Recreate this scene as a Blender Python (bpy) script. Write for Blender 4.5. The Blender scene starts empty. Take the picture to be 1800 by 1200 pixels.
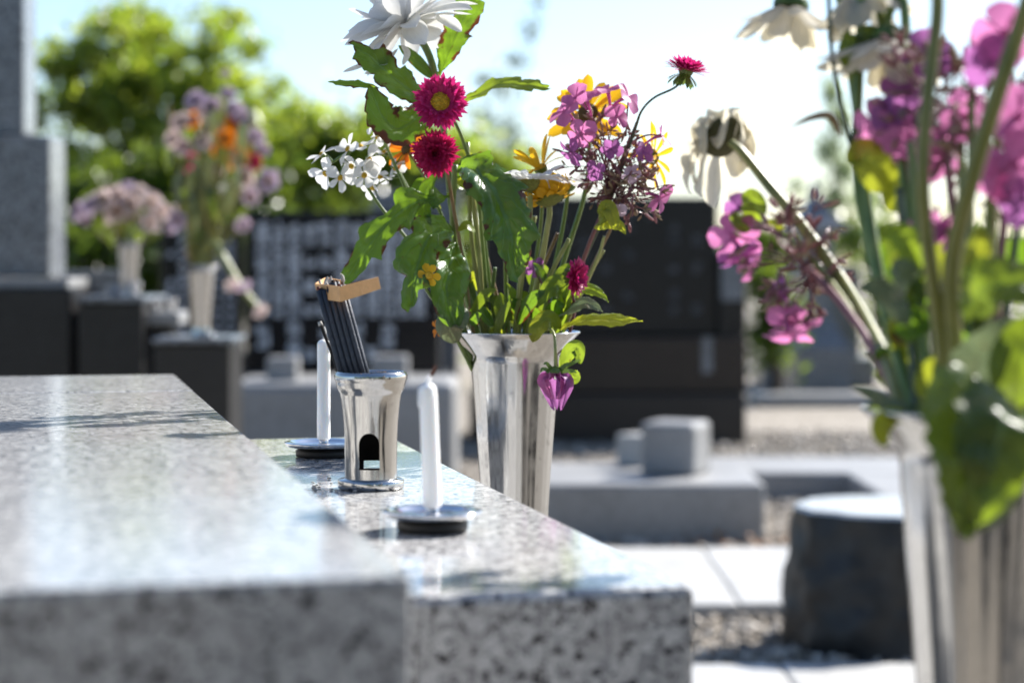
import bpy, bmesh, math, random
import numpy as np
from mathutils import Vector, Matrix, Quaternion, noise
random.seed(7)
R = math.radians
sc = bpy.context.scene
C = sc.collection

# ------------------------------------------------------------------ camera, sky, sun, exposure
HC = 0.80                      # lens height above the gravel
F = 3500.0                     # focal length in photo pixels (70 mm on a 36 mm frame)
HOR = 465.0                    # photo row of the horizon
cam = bpy.data.cameras.new('camera'); co = bpy.data.objects.new('camera', cam); C.objects.link(co)
co.location = (0, 0, HC); co.rotation_euler = (R(90), 0, 0)
cam.sensor_width = 36; cam.lens = 70; cam.shift_y = -(600 - HOR) / 1800
cam.clip_start = 0.02; cam.clip_end = 3000
cam.dof.use_dof = True; cam.dof.focus_distance = 1.36; cam.dof.aperture_fstop = 6.2
sc.camera = co
SUN_AZ, SUN_EL = R(46), R(38)
w = bpy.data.worlds.new('World'); sc.world = w; w.use_nodes = True
wn = w.node_tree.nodes
sky = wn.new('ShaderNodeTexSky'); sky.sky_type = 'NISHITA'; sky.sun_disc = False
sky.sun_elevation = SUN_EL; sky.sun_rotation = SUN_AZ
sky.altitude = 50; sky.air_density = 1.0; sky.dust_density = 0.9; sky.ozone_density = 4.0
w.node_tree.links.new(sky.outputs[0], wn['Background'].inputs[0]); wn['Background'].inputs[1].default_value = 0.085
sl = bpy.data.lights.new('sun', 'SUN'); so = bpy.data.objects.new('sun', sl); C.objects.link(so)
sl.energy = 5.0; sl.angle = R(0.53); sl.color = (1.0, 0.965, 0.91)
sdir = Vector((math.sin(SUN_AZ) * math.cos(SUN_EL), math.cos(SUN_AZ) * math.cos(SUN_EL), math.sin(SUN_EL)))
so.rotation_euler = sdir.to_track_quat('Z', 'Y').to_euler(); so.location = (5, 5, 6)
vs = sc.view_settings; vs.view_transform = 'Standard'; vs.look = 'None'; vs.gamma = 1.0; vs.use_curve_mapping = False
vs.exposure = 1.3
sc.cycles.max_bounces = 10; sc.cycles.transparent_max_bounces = 16
sc.cycles.sample_clamp_indirect = 6.0
sc.cycles.use_denoising = True

def P(px, py, d):              # a point seen at photo pixel (px, py), d metres away
    return Vector(((px - 900) / F * d, d, HC + (HOR - py) / F * d))

# ------------------------------------------------------------------ materials
MATS = {}
def newmat(name):
    m = bpy.data.materials.new(name); m.use_nodes = True
    nt = m.node_tree; nt.nodes.clear()
    out = nt.nodes.new('ShaderNodeOutputMaterial')
    return m, nt, out
def N(nt, t, **kw):
    n = nt.nodes.new(t)
    for k, v in kw.items():
        if k in n.inputs: n.inputs[k].default_value = v
        else: setattr(n, k, v)
    return n
def L(nt, a, b): nt.links.new(a, b)
def ramp(nt, fac, stops, interp='LINEAR'):
    r = nt.nodes.new('ShaderNodeValToRGB'); r.color_ramp.interpolation = interp
    e = r.color_ramp.elements
    while len(e) < len(stops): e.new(0.5)
    for k, (p, c) in enumerate(stops):
        e[k].position = p; e[k].color = (*c, 1) if len(c) == 3 else c
    L(nt, fac, r.inputs[0]); return r
def mixc(nt, f, a, b, mode='MIX'):
    m = nt.nodes.new('ShaderNodeMix'); m.data_type = 'RGBA'; m.blend_type = mode
    for s, v in ((m.inputs[0], f), (m.inputs[6], a), (m.inputs[7], b)):
        if hasattr(v, 'is_linked') or isinstance(v, bpy.types.NodeSocket): L(nt, v, s)
        elif isinstance(v, (int, float)): s.default_value = v
        else: s.default_value = (*v, 1)
    return m.outputs[2]
def coords(nt, kind='Object', scale=None):
    tc = nt.nodes.new('ShaderNodeTexCoord')
    return tc.outputs[kind]
def bump(nt, h, strength, dist):
    b = N(nt, 'ShaderNodeBump'); b.inputs['Strength'].default_value = strength; b.inputs['Distance'].default_value = dist
    L(nt, h, b.inputs['Height']); return b.outputs[0]
def prin(nt, out, **kw):
    p = nt.nodes.new('ShaderNodeBsdfPrincipled')
    for k, v in kw.items():
        k = k.replace('_', ' ')
        if isinstance(v, bpy.types.NodeSocket): L(nt, v, p.inputs[k])
        elif isinstance(v, tuple): p.inputs[k].default_value = (*v, 1)
        else: p.inputs[k].default_value = v
    if out: L(nt, p.outputs[0], out.inputs[0])
    return p

def granite(name, base=(.55, .545, .535), mid=(.31, .31, .315), dark=(.035, .036, .043), s=1.7, rough=.10, fine=True):
    m, nt, out = newmat(name)
    g = coords(nt)
    v = N(nt, 'ShaderNodeTexVoronoi', Scale=165 * s); L(nt, g, v.inputs['Vector'])
    sep = nt.nodes.new('ShaderNodeSeparateColor'); L(nt, v.outputs['Color'], sep.inputs[0])
    c1 = ramp(nt, sep.outputs[0], [(0, mid), (.35, tuple(.5 * (a + b) for a, b in zip(base, mid))), (.6, base), (1, tuple(min(1, a * 1.22) for a in base))])
    n1 = N(nt, 'ShaderNodeTexNoise', Scale=118 * s, Detail=3.0, Roughness=.62, Distortion=.5); L(nt, g, n1.inputs['Vector'])
    f1 = ramp(nt, n1.outputs[0], [(.565, (0, 0, 0)), (.605, (1, 1, 1))])
    n2 = N(nt, 'ShaderNodeTexNoise', Scale=260 * s, Detail=2.0); L(nt, g, n2.inputs['Vector'])
    f2 = ramp(nt, n2.outputs[0], [(.62, (0, 0, 0)), (.70, (.8, .8, .8))])
    n3 = N(nt, 'ShaderNodeTexNoise', Scale=45 * s, Detail=4.0); L(nt, g, n3.inputs['Vector'])
    f3 = ramp(nt, n3.outputs[0], [(.42, (0, 0, 0)), (.7, (.45, .45, .45))])
    c = mixc(nt, f3.outputs[0], c1.outputs[0], (mid[0] * 1.05, mid[1] * .98, mid[2] * .95))
    c = mixc(nt, f2.outputs[0], c, (dark[0] * 2.6, dark[1] * 2.5, dark[2] * 2.5))
    c = mixc(nt, f1.outputs[0], c, dark)
    big = N(nt, 'ShaderNodeTexNoise', Scale=5.0, Detail=5.0); L(nt, g, big.inputs['Vector'])
    fb = ramp(nt, big.outputs[0], [(.35, (.86, .85, .82)), (.65, (1, 1, 1))])
    c = mixc(nt, 1.0, c, fb.outputs[0], 'MULTIPLY')
    rn = ramp(nt, big.outputs[0], [(.3, (rough * 1.7,) * 3), (.7, (rough * .75,) * 3)])
    dust = N(nt, 'ShaderNodeTexNoise', Scale=900.0, Detail=1.0); L(nt, g, dust.inputs['Vector'])
    bn = N(nt, 'ShaderNodeTexNoise', Scale=60.0, Detail=3.0); L(nt, g, bn.inputs['Vector'])
    prin(nt, out, Base_Color=c, Roughness=rn.outputs[0], IOR=1.52, Normal=bump(nt, bn.outputs[0], .03, .001))
    return m
def plainstone(name, col, rough=.35, s=40.0, var=.25, spec=.5):
    m, nt, out = newmat(name); g = coords(nt)
    n = N(nt, 'ShaderNodeTexNoise', Scale=s, Detail=6.0, Roughness=.65); L(nt, g, n.inputs['Vector'])
    b = N(nt, 'ShaderNodeTexNoise', Scale=2.5, Detail=4.0); L(nt, g, b.inputs['Vector'])
    c = ramp(nt, n.outputs[0], [(.3, tuple(x * (1 - var) for x in col)), (.7, tuple(min(1, x * (1 + var)) for x in col))])
    fb = ramp(nt, b.outputs[0], [(.3, (.75, .74, .72)), (.7, (1, 1, 1))])
    cc = mixc(nt, 1.0, c.outputs[0], fb.outputs[0], 'MULTIPLY')
    prin(nt, out, Base_Color=cc, Roughness=rough, Specular_IOR_Level=spec, Normal=bump(nt, n.outputs[0], .25, .004))
    return m
def metal(name, col=(.50, .50, .495), rough=.13, dent=.0):
    m, nt, out = newmat(name); g = coords(nt)
    n = N(nt, 'ShaderNodeTexNoise', Scale=55.0, Detail=5.0); L(nt, g, n.inputs['Vector'])
    mp = N(nt, 'ShaderNodeMapping'); mp.inputs['Scale'].default_value = (1, 1, .04); L(nt, g, mp.inputs[0])
    n2 = N(nt, 'ShaderNodeTexNoise', Scale=130.0, Detail=3.0); L(nt, mp.outputs[0], n2.inputs['Vector'])
    spots = N(nt, 'ShaderNodeTexNoise', Scale=160.0, Detail=4.0); L(nt, g, spots.inputs['Vector'])
    fs = ramp(nt, spots.outputs[0], [(.60, (0, 0, 0)), (.74, (.6, .6, .6))])
    c = mixc(nt, fs.outputs[0], col, tuple(x * .5 for x in col))
    rr = ramp(nt, n.outputs[0], [(.3, (rough * .6,) * 3), (.75, (rough * 1.9,) * 3)])
    prin(nt, out, Base_Color=c, Metallic=1.0, Roughness=rr.outputs[0], Normal=bump(nt, n2.outputs[0], .12 + dent, .0012))
    return m
def petal(name, col, tcol=None, tr=.45, rough=.55, streak=.25, inner=None):
    m, nt, out = newmat(name)
    uv = coords(nt, 'UV')
    mp = N(nt, 'ShaderNodeMapping'); mp.inputs['Scale'].default_value = (1.2, 9, 1); L(nt, uv, mp.inputs[0])
    n = N(nt, 'ShaderNodeTexNoise', Scale=3.0, Detail=3.0); L(nt, mp.outputs[0], n.inputs['Vector'])
    f = ramp(nt, n.outputs[0], [(.3, (1 - streak,) * 3), (.7, (1, 1, 1))])
    isl = nt.nodes.new('ShaderNodeNewGeometry')
    oi = nt.nodes.new('ShaderNodeObjectInfo')
    ad = N(nt, 'ShaderNodeMath', operation='ADD'); L(nt, isl.outputs['Random Per Island'], ad.inputs[0]); L(nt, oi.outputs['Random'], ad.inputs[1])
    fr = N(nt, 'ShaderNodeMath', operation='FRACT'); L(nt, ad.outputs[0], fr.inputs[0])
    fi = ramp(nt, fr.outputs[0], [(0, (.78, .78, .78)), (1, (1.0, 1.0, 1.0))])
    base = col
    if inner:
        su = nt.nodes.new('ShaderNodeSeparateXYZ'); L(nt, uv, su.inputs[0])
        r = ramp(nt, su.outputs[0], [(.0, inner), (.45, col)])
        base = r.outputs[0]
    c = mixc(nt, 1.0, f.outputs[0], base, 'MULTIPLY'); c = mixc(nt, 1.0, c, fi.outputs[0], 'MULTIPLY')
    p = prin(nt, None, Base_Color=c, Roughness=rough, Specular_IOR_Level=.35)
    t = nt.nodes.new('ShaderNodeBsdfTranslucent')
    ct = mixc(nt, 1.0, f.outputs[0], tcol or col, 'MULTIPLY'); L(nt, ct, t.inputs[0])
    mx = N(nt, 'ShaderNodeMixShader'); mx.inputs[0].default_value = tr
    L(nt, p.outputs[0], mx.inputs[1]); L(nt, t.outputs[0], mx.inputs[2]); L(nt, mx.outputs[0], out.inputs[0])
    return m
def leafmat(name, col, tcol, tr=.35, rough=.38, brown=0.0, vein=.5):
    m, nt, out = newmat(name)
    uv = coords(nt, 'UV'); g = coords(nt)
    su = nt.nodes.new('ShaderNodeSeparateXYZ'); L(nt, uv, su.inputs[0])
    # |v-.5|
    sb = N(nt, 'ShaderNodeMath', operation='SUBTRACT'); L(nt, su.outputs[1], sb.inputs[0]); sb.inputs[1].default_value = .5
    ab = N(nt, 'ShaderNodeMath', operation='ABSOLUTE'); L(nt, sb.outputs[0], ab.inputs[0])
    mid = ramp(nt, ab.outputs[0], [(.016, (1, 1, 1)), (.045, (0, 0, 0))])
    # side veins: bands of u - k*|v|
    k = N(nt, 'ShaderNodeMath', operation='MULTIPLY'); L(nt, ab.outputs[0], k.inputs[0]); k.inputs[1].default_value = .55
    d = N(nt, 'ShaderNodeMath', operation='SUBTRACT'); L(nt, su.outputs[0], d.inputs[0]); L(nt, k.outputs[0], d.inputs[1])
    sn = N(nt, 'ShaderNodeMath', operation='MULTIPLY'); L(nt, d.outputs[0], sn.inputs[0]); sn.inputs[1].default_value = 6.0
    fr = N(nt, 'ShaderNodeMath', operation='FRACT'); L(nt, sn.outputs[0], fr.inputs[0])
    side = ramp(nt, fr.outputs[0], [(.0, (.75, .75, .75)), (.08, (0, 0, 0)), (.93, (0, 0, 0)), (1.0, (.75, .75, .75))])
    ve = mixc(nt, 1.0, mid.outputs[0], side.outputs[0], 'LIGHTEN')
    n = N(nt, 'ShaderNodeTexNoise', Scale=90.0, Detail=4.0); L(nt, g, n.inputs['Vector'])
    cv = ramp(nt, n.outputs[0], [(.3, tuple(x * .7 for x in col)), (.7, tuple(x * 1.25 for x in col))])
    vm = N(nt, 'ShaderNodeMath', operation='MULTIPLY'); L(nt, ve, vm.inputs[0]); vm.inputs[1].default_value = vein
    c = mixc(nt, vm.outputs[0], cv.outputs[0], tuple(min(1, x * 2.8 + .05) for x in col))
    tc2 = mixc(nt, vm.outputs[0], tcol, tuple(x * .55 for x in tcol))
    lo = N(nt, 'ShaderNodeTexNoise', Scale=38.0, Detail=3.0); L(nt, g, lo.inputs['Vector'])
    lf = ramp(nt, lo.outputs[0], [(.42, (0, 0, 0)), (.72, (.75, .75, .75))])
    c = mixc(nt, lf.outputs[0], c, (col[0] * 2.2 + .01, col[1] * 1.35, col[2] * .8))
    sp = N(nt, 'ShaderNodeTexNoise', Scale=230.0, Detail=2.0); L(nt, g, sp.inputs['Vector'])
    sf = ramp(nt, sp.outputs[0], [(.70, (0, 0, 0)), (.74, (.7, .7, .7))])
    c = mixc(nt, sf.outputs[0], c, (.10, .06, .02)); tc2 = mixc(nt, sf.outputs[0], tc2, (.16, .08, .02))
    cr = N(nt, 'ShaderNodeTexNoise', Scale=140.0, Detail=4.0); L(nt, g, cr.inputs['Vector'])
    if brown > 0:
        nb = N(nt, 'ShaderNodeTexNoise', Scale=70.0, Detail=3.0); L(nt, g, nb.inputs['Vector'])
        ad = N(nt, 'ShaderNodeMath', operation='MULTIPLY_ADD'); L(nt, ab.outputs[0], ad.inputs[0]); ad.inputs[1].default_value = .9; L(nt, nb.outputs[0], ad.inputs[2])
        bm = ramp(nt, ad.outputs[0], [(1.0 - brown * .28, (0, 0, 0)), (1.06 - brown * .28, (1, 1, 1))])
        c = mixc(nt, bm.outputs[0], c, (.06, .025, .012)); tc2 = mixc(nt, bm.outputs[0], tc2, (.16, .045, .012))
    p = prin(nt, None, Base_Color=c, Roughness=rough, Specular_IOR_Level=.5, Normal=bump(nt, mixc(nt, .45, ve, cr.outputs[0]), .6, .0022))
    t = nt.nodes.new('ShaderNodeBsdfTranslucent'); L(nt, tc2, t.inputs[0])
    mx = N(nt, 'ShaderNodeMixShader'); mx.inputs[0].default_value = tr
    L(nt, p.outputs[0], mx.inputs[1]); L(nt, t.outputs[0], mx.inputs[2]); L(nt, mx.outputs[0], out.inputs[0])
    return m
def treemat(name, c0, c1, t0, t1, tr=.4):
    m, nt, out = newmat(name)
    isl = nt.nodes.new('ShaderNodeNewGeometry')
    r = ramp(nt, isl.outputs['Random Per Island'], [(0, c0), (1, c1)]); r2 = ramp(nt, isl.outputs['Random Per Island'], [(0, t0), (1, t1)])
    p = prin(nt, None, Base_Color=r.outputs[0], Roughness=.32, Specular_IOR_Level=.6)
    t = nt.nodes.new('ShaderNodeBsdfTranslucent'); L(nt, r2.outputs[0], t.inputs[0])
    mx = N(nt, 'ShaderNodeMixShader'); mx.inputs[0].default_value = tr
    L(nt, p.outputs[0], mx.inputs[1]); L(nt, t.outputs[0], mx.inputs[2]); L(nt, mx.outputs[0], out.inputs[0])
    return m
def stemmat(name, c0, c1, tr=.15, rough=.35):
    m, nt, out = newmat(name); g = coords(nt)
    mp = N(nt, 'ShaderNodeMapping'); mp.inputs['Scale'].default_value = (1, 1, .25); L(nt, g, mp.inputs[0])
    n = N(nt, 'ShaderNodeTexNoise', Scale=120.0, Detail=3.0); L(nt, mp.outputs[0], n.inputs['Vector'])
    r = ramp(nt, n.outputs[0], [(.35, c0), (.65, c1)])
    p = prin(nt, None, Base_Color=r.outputs[0], Roughness=rough, Specular_IOR_Level=.6)
    t = nt.nodes.new('ShaderNodeBsdfTranslucent'); L(nt, r.outputs[0], t.inputs[0])
    mx = N(nt, 'ShaderNodeMixShader'); mx.inputs[0].default_value = tr
    L(nt, p.outputs[0], mx.inputs[1]); L(nt, t.outputs[0], mx.inputs[2]); L(nt, mx.outputs[0], out.inputs[0])
    return m
def simple(name, col, rough=.6, **kw):
    m, nt, out = newmat(name); prin(nt, out, Base_Color=col, Roughness=rough, **kw); return m

M = {}
M['granite'] = granite('speckled granite')
M['granite_far'] = granite('grey granite', base=(.20, .215, .235), mid=(.13, .145, .16), s=.8, rough=.22)
M['pale_kerb'] = plainstone('pale kerb granite', (.27, .27, .27), .5, 60, .2)
M['paving'] = plainstone('pale paving', (.43, .425, .41), .5, 25, .15)
M['black'] = plainstone('black polished stone', (.006, .0065, .009), .12, 80, .4, .25)
M['black_worn'] = plainstone('worn black stone', (.020, .019, .0185), .25, 50, .5, .3)
M['black_rough'] = plainstone('black rough stone', (.016, .017, .018), .5, 22, .7, .4)
M['dark_tier'] = plainstone('dark granite tiers', (.026, .025, .025), .30, 90, .4, .3)
M['ledge_reflection'] = plainstone('brown ground reflection', (.035, .027, .022), .35, 30, .4, .3)  # brown stands in for the ground mirrored in the ledge
M['letter'] = simple('grey lettering', (.72, .74, .78), .7)
M['letter_dim'] = simple('dull lettering', (.09, .095, .105), .7)
M['chrome'] = metal('polished steel')
M['chrome_b'] = metal('bright steel', (.70, .70, .70), .06)
M['chrome_old'] = metal('tarnished steel', (.50, .49, .47), .11, .15)
M['rubber'] = simple('black rubber', (.012, .011, .010), .6)
M['ash'] = plainstone('grey ash', (.45, .44, .42), .9, 300, .4)
M['soot_shade'] = simple('soot_shade', (.012, .010, .010), .85)  # char on burnt ends; also the shade painted inside the incense holder
M['incense'] = plainstone('blue black incense', (.028, .037, .056), .6, 400, .4)
M['incense_red'] = plainstone('burnt incense', (.09, .025, .02), .9, 300, .6)
M['band'] = plainstone('tan wood paper', (.78, .43, .18), .6, 150, .12)
M['wick'] = simple('wick', (.75, .72, .68), .8)
M['wick_burnt'] = simple('burnt wick', (.12, .04, .02), .9)
m_, nt_, out_ = newmat('white wax'); g_ = coords(nt_)
n_ = N(nt_, 'ShaderNodeTexNoise', Scale=120.0, Detail=3.0); L(nt_, g_, n_.inputs['Vector'])
p_ = prin(nt_, out_, Base_Color=(.86, .86, .85), Roughness=.42, Subsurface_Weight=.6, Subsurface_Scale=.006, Normal=bump(nt_, n_.outputs[0], .12, .001))
p_.inputs['Subsurface Radius'].default_value = (1, .9, .8)
M['wax'] = m_
M['stem'] = stemmat('green stem', (.10, .17, .03), (.20, .27, .06))
M['stem_pale'] = stemmat('pale stem', (.22, .26, .07), (.36, .36, .12))
M['stem_olive'] = stemmat('olive stem', (.16, .17, .03), (.27, .25, .06))
M['stem_red'] = stemmat('red stem', (.16, .05, .06), (.24, .09, .09))
M['stem_dark'] = stemmat('dark stem', (.035, .06, .03), (.07, .10, .04))
M['stem_brown'] = stemmat('dry stem', (.20, .12, .05), (.32, .21, .10))
M['leaf'] = leafmat('dark leaf', (.022, .070, .024), (.24, .42, .02), .36, .28, .2, .8)
M['leaf_brown'] = leafmat('leaf with brown edge', (.040, .090, .022), (.24, .42, .02), .42, .40, .62, .8)
M['leaf_young'] = leafmat('young leaf', (.07, .14, .025), (.34, .46, .03), .42)
M['leaf_yellow'] = leafmat('yellow green leaf', (.13, .19, .025), (.46, .50, .03), .45)
M['leaf_olive'] = leafmat('olive leaf', (.055, .095, .022), (.26, .36, .02), .36, .38, 0.0, .8)
M['leaf_grey'] = leafmat('grey green leaf', (.12, .16, .11), (.20, .26, .12), .25, .6)
M['white'] = petal('white petal', (.82, .82, .82), (.80, .80, .77), .42, .5, .10)
M['white_old'] = petal('wilted white petal', (.70, .67, .58), (.84, .78, .62), .55, .7, .25)
M['magenta'] = petal('magenta petal', (.58, .025, .18), (.70, .03, .22), .34, .5, .2, inner=(.38, .006, .07))
M['crimson'] = petal('crimson petal', (.42, .010, .085), (.62, .012, .12), .34, .5, .2, inner=(.20, .003, .03))
M['pink'] = petal('pink petal', (.60, .19, .43), (.68, .23, .47), .48, .5, .2)
M['purple'] = petal('purple petal', (.38, .12, .36), (.48, .17, .44), .45, .5, .25)
M['lilac'] = petal('lilac petal', (.62, .48, .60), (.60, .48, .58), .35, .6, .2)
M['palepink'] = petal('pale pink petal', (.74, .61, .58), (.72, .58, .54), .45, .6, .2)
M['yellow'] = petal('yellow petal', (.86, .50, .02), (.92, .54, .02), .45, .5, .2)
M['orange'] = petal('orange petal', (.80, .25, .012), (.90, .28, .015), .42, .5, .2)
M['yellow_disc'] = plainstone('yellow disc', (.62, .38, .02), .8, 900, .4)
M['green_disc'] = plainstone('green disc', (.16, .17, .03), .8, 900, .4)
M['brown_disc'] = plainstone('brown disc', (.10, .06, .015), .8, 900, .4)
M['dark_disc'] = plainstone('dark disc', (.055, .055, .015), .8, 900, .4)
M['spent'] = petal('spent purple buds', (.44, .23, .26), (.50, .28, .26), .45, .7, .3)
M['spent_tan'] = petal('spent tan buds', (.46, .34, .22), (.45, .34, .2), .3, .7, .3)
M['calyx'] = stemmat('green calyx', (.07, .13, .02), (.15, .22, .04), .3)
M['tree'] = treemat('tree leaf', (.05, .10, .015), (.17, .21, .04), (.22, .36, .02), (.52, .58, .06), .55)
M['tree_dark'] = treemat('hedge leaf', (.03, .055, .01), (.08, .115, .02), (.11, .19, .015), (.30, .40, .03), .45)
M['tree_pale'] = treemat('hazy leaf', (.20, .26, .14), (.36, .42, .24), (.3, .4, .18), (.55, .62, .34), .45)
M['tree_blue'] = treemat('hazed blue green needles', (.16, .22, .20), (.28, .34, .30), (.2, .28, .22), (.36, .44, .34), .35)  # distance haze is put into these pale colours
M['orange_leaf'] = plainstone('dry leaf', (.28, .12, .03), .7, 60, .5)
M['sky_sheen'] = plainstone('sawn grey stone', (.62, .62, .61), .16, 60, .2)  # pale colour stands in for sky reflected on the black stone's top
M['bark'] = plainstone('bark', (.07, .05, .035), .9, 30, .5)

# ------------------------------------------------------------------ mesh helpers
LOC = {}
RS = 1.0                       # size factor of the flower helpers
def mesh(name, V, Fc, mat, uv=None, smooth=True):
    me = bpy.data.meshes.new(name); me.from_pydata([tuple(v) for v in V], [], Fc)
    if uv is not None:
        ul = me.uv_layers.new(name='UVMap')
        idx = np.empty(len(me.loops), dtype=np.int32); me.loops.foreach_get('vertex_index', idx)
        ul.data.foreach_set('uv', np.asarray(uv, dtype=np.float32)[idx].ravel())
    if smooth: me.polygons.foreach_set('use_smooth', np.ones(len(me.polygons), dtype=bool))
    if mat is not None: me.materials.append(M[mat] if isinstance(mat, str) else mat)
    me.update(); return me
def link(name, me, parent=None, mw=None):
    o = bpy.data.objects.new(name, me); C.objects.link(o)
    mw = mw or Matrix.Identity(4)
    if parent:
        o.parent = parent; base = LOC[parent.name]
        o.matrix_basis = Matrix.Translation(-base) @ mw
    else: o.matrix_basis = mw
    LOC[o.name] = mw.to_translation(); return o
def tag(o, label, cat, group=None):
    o['label'] = label; o['category'] = cat
    if group: o['group'] = group
    return o
def thing(name, loc, label, cat, group=None):
    o = bpy.data.objects.new(name, None); C.objects.link(o); o.location = loc; o.empty_display_size = .02
    LOC[o.name] = Vector(loc); return tag(o, label, cat, group)
def part(name, parent, V, Fc, mat, uv=None, smooth=True, origin=None):
    V = [Vector(v) for v in V]
    c = Vector(origin) if origin is not None else sum(V, Vector()) / len(V)
    me = mesh(name, [v - c for v in V], Fc, mat, uv, smooth)
    return link(name, me, parent, Matrix.Translation(c))
def struct(o, kind='structure'): o['kind'] = kind; return o
def join(*vf):
    V, Fc = [], []
    for v, f in vf:
        b = len(V); V += list(v); Fc += [tuple(i + b for i in q) for q in f]
    return V, Fc
def smooth_pts(pts, n=10):
    pts = [Vector(p) for p in pts]
    if len(pts) < 3:
        a, b = pts[0], pts[-1]; return [a.lerp(b, i / n) for i in range(n + 1)]
    out = []; q = [pts[0] * 2 - pts[1]] + pts + [pts[-1] * 2 - pts[-2]]
    for i in range(1, len(q) - 2):
        p0, p1, p2, p3 = q[i - 1:i + 3]
        for k in range(n):
            t = k / n
            out.append(.5 * ((2 * p1) + (p2 - p0) * t + (2 * p0 - 5 * p1 + 4 * p2 - p3) * t * t + (3 * p1 - p0 - 3 * p2 + p3) * t ** 3))
    out.append(pts[-1]); return out
def tube(pts, r, seg=8, cap=True):
    n = len(pts); rr = r if isinstance(r, (list, tuple)) else [r, r]
    V, Fc = [], []; up = Vector((0, 0, 1)); prev = None
    for i, p in enumerate(pts):
        t = (pts[min(i + 1, n - 1)] - pts[max(i - 1, 0)])
        t = t.normalized() if t.length > 1e-9 else Vector((0, 0, 1))
        if prev is None:
            a = t.orthogonal().normalized()
        else:
            a = prev - t * prev.dot(t); a = a.normalized() if a.length > 1e-6 else t.orthogonal().normalized()
        prev = a; b = t.cross(a)
        x = i / max(1, n - 1) * (len(rr) - 1); k = min(int(x), len(rr) - 2); rad = rr[k] + (rr[k + 1] - rr[k]) * (x - k)
        for s in range(seg):
            th = 2 * math.pi * s / seg; V.append(p + (a * math.cos(th) + b * math.sin(th)) * rad)
    for i in range(n - 1):
        for s in range(seg):
            Fc.append((i * seg + s, i * seg + (s + 1) % seg, (i + 1) * seg + (s + 1) % seg, (i + 1) * seg + s))
    if cap: Fc.append(tuple(reversed(range(seg)))); Fc.append(tuple((n - 1) * seg + s for s in range(seg)))
    return V, Fc
def lathe(prof, n=64, pert=None, closed=False):
    V, Fc = [], []
    for (r, z) in prof:
        for s in range(n):
            th = 2 * math.pi * s / n
            rr = r * (1 + (pert(th, z) if pert else 0)); V.append(Vector((rr * math.cos(th), rr * math.sin(th), z)))
    m = len(prof)
    for i in range(m if closed else m - 1):
        j = (i + 1) % m
        for s in range(n): Fc.append((i * n + s, i * n + (s + 1) % n, j * n + (s + 1) % n, j * n + s))
    if not closed:
        if prof[0][0] > 1e-5: Fc.append(tuple(reversed(range(n))))
        if prof[-1][0] > 1e-5: Fc.append(tuple((m - 1) * n + s for s in range(n)))
    return V, Fc
def fine(prof, k=4):
    return [(p.x, p.y) for p in smooth_pts([(a, b, 0) for a, b in prof], k)]
def beveled_box(x0, x1, y0, y1, z0, z1, b=.003, seg=2, warp=0):
    bm = bmesh.new(); bmesh.ops.create_cube(bm, size=1)
    for v in bm.verts: v.co = Vector(((x0 + x1) / 2 + v.co.x * (x1 - x0), (y0 + y1) / 2 + v.co.y * (y1 - y0), (z0 + z1) / 2 + v.co.z * (z1 - z0)))
    if b > 0: bmesh.ops.bevel(bm, geom=bm.edges[:], offset=b, segments=seg, profile=.5, affect='EDGES')
    V = [v.co.copy() for v in bm.verts]; bm.verts.index_update(); Fc = [tuple(v.index for v in f.verts) for f in bm.faces]; bm.free(); return V, Fc
def block(name, parent, cx, cy, rot, u0, u1, v0, v1, z0, z1, mat, b=.004):
    V, Fc = beveled_box(u0, u1, v0, v1, z0, z1, b)
    Rm = Matrix.Rotation(rot, 3, 'Z'); V = [Rm @ v + Vector((cx, cy, 0)) for v in V]
    return part(name, parent, V, Fc, mat, smooth=False)
def frame(axis, roll=0.0, up=(0, 0, 1)):
    z = Vector(axis).normalized(); u = Vector(up)
    if abs(z.dot(u)) > .98: u = Vector((0, 1, 0))
    x = u.cross(z).normalized(); y = z.cross(x)
    return Matrix((x, y, z)).transposed() @ Matrix.Rotation(roll, 3, 'Z')
def mat4(rot, loc, s=1.0):
    return Matrix.Translation(loc) @ rot.to_4x4() @ Matrix.Scale(s, 4)

# petal in its own space: grows along +Y from the origin, faces +Z
def petal_geo(Ln, W, curl=0.0, cup=.2, tip=1.0, base=.25, n=7, m=4, notch=0.0, ragged=0.0, seed=0):
    rnd = random.Random(seed); V, Fc, UV = [], [], []
    y = z = 0.0; ang = 0.0
    for i in range(n + 1):
        u = i / n
        wv = W * (base + (1 - base) * math.sin(min(1, u * 1.25) * math.pi / 2)) * (1.0 if u < .6 else max(.02, (1 - ((u - .6) / .4) ** (2.2 * tip)) ** .5))
        for j in range(m + 1):
            v = j / m * 2 - 1
            dy = -notch * Ln * (1 - abs(v)) * max(0, u - .7) / .3 + (rnd.uniform(-ragged, ragged) * Ln if i >= n - 1 else 0)
            V.append(Vector((v * wv * .5, y + dy * math.cos(ang), z + cup * wv * .5 * v * v + dy * math.sin(ang)))); UV.append((u, j / m))
        ang += curl / n; y += Ln / n * math.cos(ang); z += Ln / n * math.sin(ang)
    for i in range(n):
        for j in range(m):
            a = i * (m + 1) + j; Fc.append((a, a + 1, a + m + 2, a + m + 1))
    return V, Fc, UV
def xf(V, mat): return [mat @ v for v in V]
def ring_matrix(c, Rm, th, elev, r0):
    # petal rooted at radius r0 round axis (local z), pointing out and up by elev
    loc = Rm @ Vector((math.cos(th) * r0, math.sin(th) * r0, 0))
    rot = Rm @ Matrix.Rotation(th - math.pi / 2, 3, 'Z') @ Matrix.Rotation(elev, 3, 'X')
    return rot, c + loc
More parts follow.
